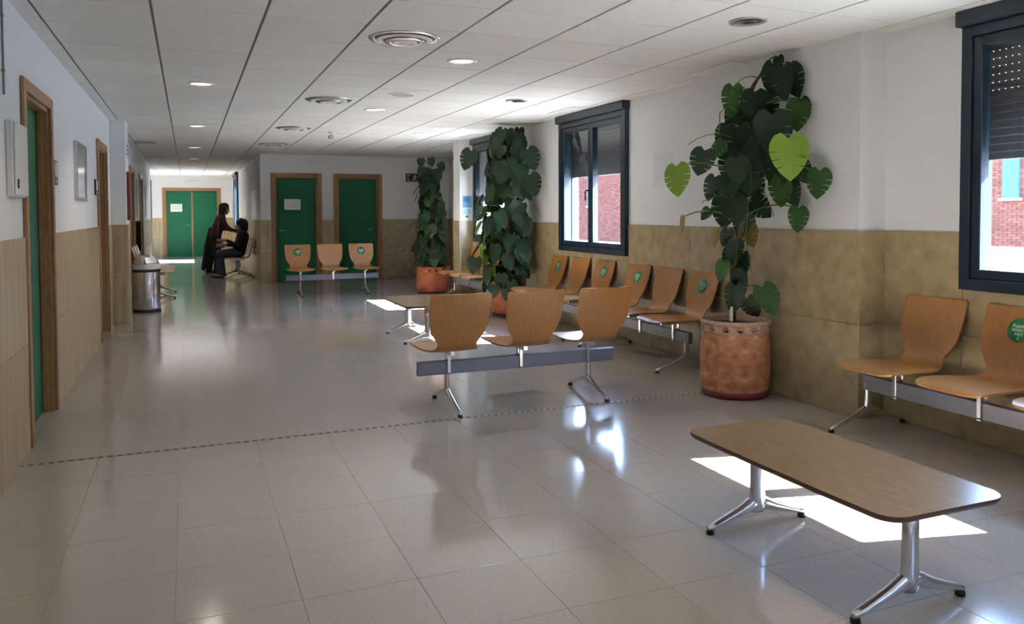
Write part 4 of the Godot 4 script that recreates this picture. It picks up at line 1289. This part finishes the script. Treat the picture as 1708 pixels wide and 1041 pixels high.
# ---------------------------------------------------------------- people
# a field of tapered capsules joined by a smooth minimum, meshed as surface nets
func blob(caps: Array, cell: float, k: float) -> ArrayMesh:
	var lo := Vector3(1e9, 1e9, 1e9)
	var hi := -lo
	for c in caps:
		var rr := Vector3.ONE * (maxf(c[2], c[3]) + k + cell * 2)
		for e in [c[0], c[1]]:
			lo = Vector3(minf(lo.x, e.x - rr.x), minf(lo.y, e.y - rr.y), minf(lo.z, e.z - rr.z))
			hi = Vector3(maxf(hi.x, e.x + rr.x), maxf(hi.y, e.y + rr.y), maxf(hi.z, e.z + rr.z))
	var n := Vector3i(((hi - lo) / cell).ceil()) + Vector3i.ONE
	var F := PackedFloat32Array()
	F.resize(n.x * n.y * n.z)
	F.fill(1.0)
	for c in caps:
		var a: Vector3 = c[0]
		var b: Vector3 = c[1]
		var ra: float = c[2]
		var rb: float = c[3]
		var ba := b - a
		var bb := maxf(ba.length_squared(), 1e-9)
		var rm := maxf(ra, rb) + k + cell * 2
		var i0 := Vector3i(((Vector3(minf(a.x, b.x), minf(a.y, b.y), minf(a.z, b.z)) - Vector3.ONE * rm - lo) / cell).floor()).clamp(Vector3i.ZERO, n - Vector3i.ONE)
		var i1 := Vector3i(((Vector3(maxf(a.x, b.x), maxf(a.y, b.y), maxf(a.z, b.z)) + Vector3.ONE * rm - lo) / cell).ceil()).clamp(Vector3i.ZERO, n - Vector3i.ONE)
		for z in range(i0.z, i1.z + 1):
			for y in range(i0.y, i1.y + 1):
				for x in range(i0.x, i1.x + 1):
					var p := lo + Vector3(x, y, z) * cell
					var t := clampf((p - a).dot(ba) / bb, 0.0, 1.0)
					var d := p.distance_to(a + ba * t) - lerpf(ra, rb, t)
					var id := (z * n.y + y) * n.x + x
					var f := F[id]
					var h := maxf(k - absf(f - d), 0.0) / k
					F[id] = minf(f, d) - h * h * k * 0.25
	var vid := {}
	var V := []
	var offs := [0, 1, n.x, n.x + 1, n.x * n.y, n.x * n.y + 1, n.x * n.y + n.x, n.x * n.y + n.x + 1]
	var co := [Vector3(0, 0, 0), Vector3(1, 0, 0), Vector3(0, 1, 0), Vector3(1, 1, 0), Vector3(0, 0, 1), Vector3(1, 0, 1), Vector3(0, 1, 1), Vector3(1, 1, 1)]
	var edges := [[0, 1], [2, 3], [4, 5], [6, 7], [0, 2], [1, 3], [4, 6], [5, 7], [0, 4], [1, 5], [2, 6], [3, 7]]
	for z in n.z - 1:
		for y in n.y - 1:
			for x in n.x - 1:
				var id := (z * n.y + y) * n.x + x
				var m := 0
				for q in 8:
					if F[id + offs[q]] < 0.0:
						m |= 1 << q
				if m == 0 or m == 255:
					continue
				var s := Vector3.ZERO
				var c := 0
				for e in edges:
					var fa := F[id + offs[e[0]]]
					var fb := F[id + offs[e[1]]]
					if (fa < 0.0) != (fb < 0.0):
						s += (co[e[0]] as Vector3).lerp(co[e[1]], fa / (fa - fb))
						c += 1
				vid[id] = V.size()
				V.append(lo + (Vector3(x, y, z) + s / c) * cell)
	var st := start(true)
	var step := [1, n.x, n.x * n.y]
	for id in vid:
		for ax in 3:
			var u: int = step[(ax + 1) % 3]
			var v: int = step[(ax + 2) % 3]
			var a := F[id]
			var b := F[id + step[ax]]
			if (a < 0.0) == (b < 0.0):
				continue
			if not (vid.has(id - u) and vid.has(id - v) and vid.has(id - u - v)):
				continue
			var out := Vector3.ZERO
			out[ax] = 1.0 if a < 0.0 else -1.0
			quad(st, V[vid[id]], V[vid[id - u]], V[vid[id - u - v]], V[vid[id - v]], out)
	return done(st)

func hand(caps: Array, w: Vector3, dir: Vector3, palm: Vector3) -> void:
	# palm from the wrist along dir; five fingers of different lengths curling towards palm
	var side := dir.cross(palm).normalized()
	var m := w + dir * 0.085
	caps.append([w, m, 0.026, 0.03])
	caps.append([w + side * 0.012, m + side * 0.022, 0.02, 0.018])
	caps.append([w - side * 0.012, m - side * 0.022, 0.02, 0.018])
	for k in 4:
		var s := m + side * (0.03 - 0.02 * k)
		var l: float = [0.062, 0.075, 0.07, 0.054][k]
		var e := s + dir * l * 0.55 + palm * l * 0.25
		caps.append([s, e, 0.0095, 0.009])
		caps.append([e, e + dir * l * 0.3 + palm * l * 0.4, 0.009, 0.0078])
	var th := w + dir * 0.03 + side * 0.03
	caps.append([th, th + side * 0.028 + dir * 0.035 + palm * 0.01, 0.0125, 0.011])
	caps.append([th + side * 0.028 + dir * 0.035 + palm * 0.01, th + side * 0.032 + dir * 0.065 + palm * 0.022, 0.0105, 0.009])

func head(caps: Array, c: Vector3, look: Vector3) -> void:
	# skull, jaw, nose, brow, ears; c is the middle of the head
	var side := look.cross(Vector3.UP).normalized()
	caps.append([c + Vector3(0, 0.035, 0) - look * 0.02, c + Vector3(0, 0.03, 0) + look * 0.02, 0.083, 0.078])
	caps.append([c - Vector3(0, 0.02, 0) + look * 0.02, c - Vector3(0, 0.075, 0) + look * 0.045, 0.064, 0.036])
	caps.append([c + look * 0.092 + Vector3(0, 0.01, 0), c + look * 0.112 - Vector3(0, 0.025, 0), 0.009, 0.013])
	caps.append([c + look * 0.088 + side * 0.035 + Vector3(0, 0.03, 0), c + look * 0.088 - side * 0.035 + Vector3(0, 0.03, 0), 0.012, 0.012])
	caps.append([c + look * 0.086 + side * 0.02 - Vector3(0, 0.055, 0), c + look * 0.086 - side * 0.02 - Vector3(0, 0.055, 0), 0.009, 0.009])
	for s in [-1.0, 1.0]:
		caps.append([c + side * s * 0.078 + Vector3(0, 0.015, 0), c + side * s * 0.08 - Vector3(0, 0.02, 0), 0.014, 0.01])

func make_people() -> void:
	# standing figure, leaning towards the seated one; local +x is world +x
	var t := thing("person", "person standing and leaning over the seated one, dark maroon top", "person", P(0.56, 0, 19.0))
	var hp := Vector3(0.02, 0.84, 0)
	var ch := Vector3(0.12, 1.16, 0)
	var nk := Vector3(0.165, 1.30, 0)
	var hd := Vector3(0.215, 1.44, 0)
	var look := Vector3(0.93, -0.3, 0.2).normalized()
	var body := [[hp, ch, 0.105, 0.105], [ch, nk, 0.1, 0.05], [nk, hd, 0.05, 0.05]]
	var arms := []
	for s in [-1.0, 1.0]:
		var sh := ch + Vector3(0.02, 0.08, s * 0.16)
		var el := sh + Vector3(0.1 + 0.04 * s, -0.24, s * 0.03)
		var wr := el + Vector3(0.2, -0.06, -s * 0.05)
		arms.append([sh, el, 0.052, 0.042])
		arms.append([el, wr, 0.04, 0.028])
		body.append([sh, el, 0.046, 0.036])
		body.append([el, wr, 0.034, 0.026])
		var kn := Vector3(-0.01 + 0.05 * s, 0.45, s * 0.085)
		var an := Vector3(-0.06 + 0.08 * s, 0.08, s * 0.09)
		body.append([hp + Vector3(0, -0.02, s * 0.08), kn, 0.085, 0.055])
		body.append([kn, an, 0.052, 0.034])
		body.append([an + Vector3(-0.03, -0.045, 0), an + Vector3(0.13, -0.052, 0), 0.034, 0.026])
	var fine := []
	head(fine, hd, look)
	fine.append([nk, hd, 0.05, 0.05])
	for s in [-1.0, 1.0]:
		var sh := ch + Vector3(0.02, 0.08, s * 0.16)
		var wr := sh + Vector3(0.1 + 0.04 * s, -0.24, s * 0.03) + Vector3(0.2, -0.06, -s * 0.05)
		hand(fine, wr, Vector3(0.9, -0.35, 0).normalized(), Vector3(-0.3, -0.9, 0).normalized())
	body_part(t, body, fine, "skin")
	var top := [[hp + Vector3(-0.01, 0.02, 0.05), ch + Vector3(0, 0.03, 0.07), 0.125, 0.115], [hp + Vector3(-0.01, 0.02, -0.05), ch + Vector3(0, 0.03, -0.07), 0.125, 0.115], [ch + Vector3(0, 0.06, 0.13), ch + Vector3(0, 0.06, -0.13), 0.07, 0.07], [ch, nk - Vector3(0.01, 0.02, 0), 0.1, 0.065]]
	top.append_array(arms)
	part(t, "jumper", blob(top, 0.016, 0.06), M["maroon"])
	var sk := []
	for s in [-1.0, 1.0]:
		var kn := Vector3(-0.01 + 0.05 * s, 0.45, s * 0.085)
		var an := Vector3(-0.06 + 0.08 * s, 0.08, s * 0.09)
		sk.append([hp + Vector3(0, 0.0, s * 0.06), kn, 0.115, 0.078])
		sk.append([kn, an, 0.076, 0.062])
	part(t, "trousers", blob(sk, 0.018, 0.06), M["black_cloth"])
	part(t, "hair", blob([[hd + Vector3(-0.03, 0.05, 0), hd + Vector3(0.01, 0.06, 0), 0.095, 0.085], [hd + Vector3(-0.055, 0.03, 0), hd + Vector3(-0.09, -0.12, 0), 0.075, 0.05], [hd + Vector3(-0.02, 0.0, 0.07), hd + Vector3(-0.05, -0.1, 0.06), 0.035, 0.03], [hd + Vector3(-0.02, 0.0, -0.07), hd + Vector3(-0.05, -0.1, -0.06), 0.035, 0.03]], 0.012, 0.03), M["hair"])
	for s in [-1.0, 1.0]:
		var an := Vector3(-0.06 + 0.08 * s, 0.08, s * 0.09)
		part(t, "shoe", blob([[an + Vector3(-0.035, -0.042, 0), an + Vector3(0.14, -0.05, 0), 0.042, 0.032]], 0.012, 0.02), M["shoe"])
	# coat over the far arm
	var ct := thing("hanging_coat", "dark coat hanging down behind the standing person", "coat", P(0.39, 0, 19.12))
	part(ct, "cloth", blob([[Vector3(0.08, 0.98, 0), Vector3(0.02, 0.6, 0.02), 0.05, 0.075], [Vector3(0.02, 0.6, 0.02), Vector3(-0.05, 0.16, 0.02), 0.075, 0.07], [Vector3(0.03, 0.6, -0.06), Vector3(-0.08, 0.1, -0.05), 0.06, 0.05]], 0.016, 0.05), M["black_cloth"])
	var bg := thing("shoulder_bag", "grey bag at the standing person's hip", "bag", P(0.66, 0.62, 18.7))
	part(bg, "body", blob([[Vector3(-0.05, 0, 0), Vector3(0.05, 0, 0), 0.05, 0.05], [Vector3(-0.05, 0.12, 0), Vector3(0.05, 0.12, 0), 0.04, 0.04]], 0.014, 0.05), M["grey_bag"])
	var st := start(true)
	tube(st, [Vector3(-0.06, 0.13, 0), Vector3(-0.04, 0.35, -0.02), Vector3(-0.02, 0.6, -0.12)], [0.008, 0.008, 0.008], 6)
	part(bg, "strap", done(st), M["grey_bag"])
	# seated figure facing -x on the corridor bench
	t = thing("person", "seated person in dark jacket and blue jeans with bushy dark hair", "person", P(1.0, 0, 17.5))
	hp = Vector3(-0.02, 0.53, 0)
	ch = Vector3(0.06, 0.83, 0)
	nk = Vector3(0.05, 0.97, 0)
	hd = Vector3(0.035, 1.085, 0)
	look = Vector3(-0.95, -0.15, -0.25).normalized()
	body = [[hp, ch, 0.11, 0.11], [ch, nk, 0.1, 0.05], [nk, hd, 0.05, 0.05]]
	arms = []
	fine = []
	head(fine, hd, look)
	fine.append([nk, hd, 0.05, 0.05])
	var legs := []
	for s in [-1.0, 1.0]:
		var sh := ch + Vector3(-0.01, 0.08, s * 0.17)
		var el := sh + Vector3(-0.1, -0.24, s * 0.03)
		var wr := el + Vector3(-0.21, 0.06 + 0.05 * s, -s * 0.08)
		arms.append([sh, el, 0.056, 0.046])
		arms.append([el, wr, 0.044, 0.032])
		body.append([sh, el, 0.048, 0.038])
		body.append([el, wr, 0.036, 0.027])
		hand(fine, wr, Vector3(-0.95, 0.1, -s * 0.2).normalized(), Vector3(0.0, -1, 0))
		var kn := Vector3(-0.39, 0.50, s * 0.11)
		var an := Vector3(-0.37 + 0.03 * s, 0.09, s * 0.1)
		body.append([hp + Vector3(0, 0, s * 0.09), kn, 0.08, 0.055])
		body.append([kn, an, 0.052, 0.036])
		body.append([an + Vector3(0.03, -0.05, 0), an + Vector3(-0.13, -0.058, 0), 0.034, 0.026])
		legs.append([hp + Vector3(0, 0.0, s * 0.09), kn, 0.1, 0.07])
		legs.append([kn, an, 0.068, 0.056])
	body_part(t, body, fine, "skin")
	top = [[hp + Vector3(0, 0.02, 0.06), ch + Vector3(0, 0.02, 0.08), 0.13, 0.125], [hp + Vector3(0, 0.02, -0.06), ch + Vector3(0, 0.02, -0.08), 0.13, 0.125], [ch + Vector3(0, 0.06, 0.14), ch + Vector3(0, 0.06, -0.14), 0.075, 0.075], [ch, nk - Vector3(0, 0.02, 0), 0.1, 0.07]]
	top.append_array(arms)
	part(t, "jacket", blob(top, 0.016, 0.06), M["black_cloth"])
	part(t, "jeans", blob(legs, 0.016, 0.05), M["jeans"])
	part(t, "hair", blob([[hd + Vector3(0.03, 0.045, 0), hd + Vector3(-0.01, 0.065, 0), 0.108, 0.095], [hd + Vector3(0.05, 0.01, 0), hd + Vector3(0.06, -0.08, 0), 0.09, 0.075], [hd + Vector3(0.02, 0.0, 0.08), hd + Vector3(0.03, -0.07, 0.08), 0.045, 0.04], [hd + Vector3(0.02, 0.0, -0.08), hd + Vector3(0.03, -0.07, -0.08), 0.045, 0.04]], 0.012, 0.03), M["hair"])
	for s in [-1.0, 1.0]:
		var an := Vector3(-0.37 + 0.03 * s, 0.09, s * 0.1)
		part(t, "shoe", blob([[an + Vector3(0.035, -0.046, 0), an + Vector3(-0.14, -0.056, 0), 0.042, 0.032]], 0.012, 0.02), M["shoe"])

# body in coarse cells, head and hands in fine ones, one mesh
func body_part(t: Node3D, body: Array, fine: Array, m: String) -> void:
	var st := SurfaceTool.new()
	st.append_from(blob(body, 0.018, 0.05), 0, Transform3D.IDENTITY)
	st.append_from(blob(fine, 0.005, 0.012), 0, Transform3D.IDENTITY)
	part(t, "body", st.commit(), M[m])

func _ready() -> void:
	rng.seed = 20240517
	make_view()
	make_materials()
	make_outside()
	make_floor()
	make_ceiling()
	make_walls()
	make_window(1, XR, 1.85, 3.27, 1.63, true)
	make_window(2, XR, 7.07, 8.64, 1.75)
	make_window(3, XR, 10.17, 11.76, 1.62)
	make_window(4, XR, -2.35, -0.8, 1.62)
	make_window(5, XC, 22.9, 24.6, 2.2)
	make_window(6, XA, 12.35, 13.65, 1.2)
	make_ceiling_things()
	make_furniture()
	make_plants()
	make_small_things()
	make_people()
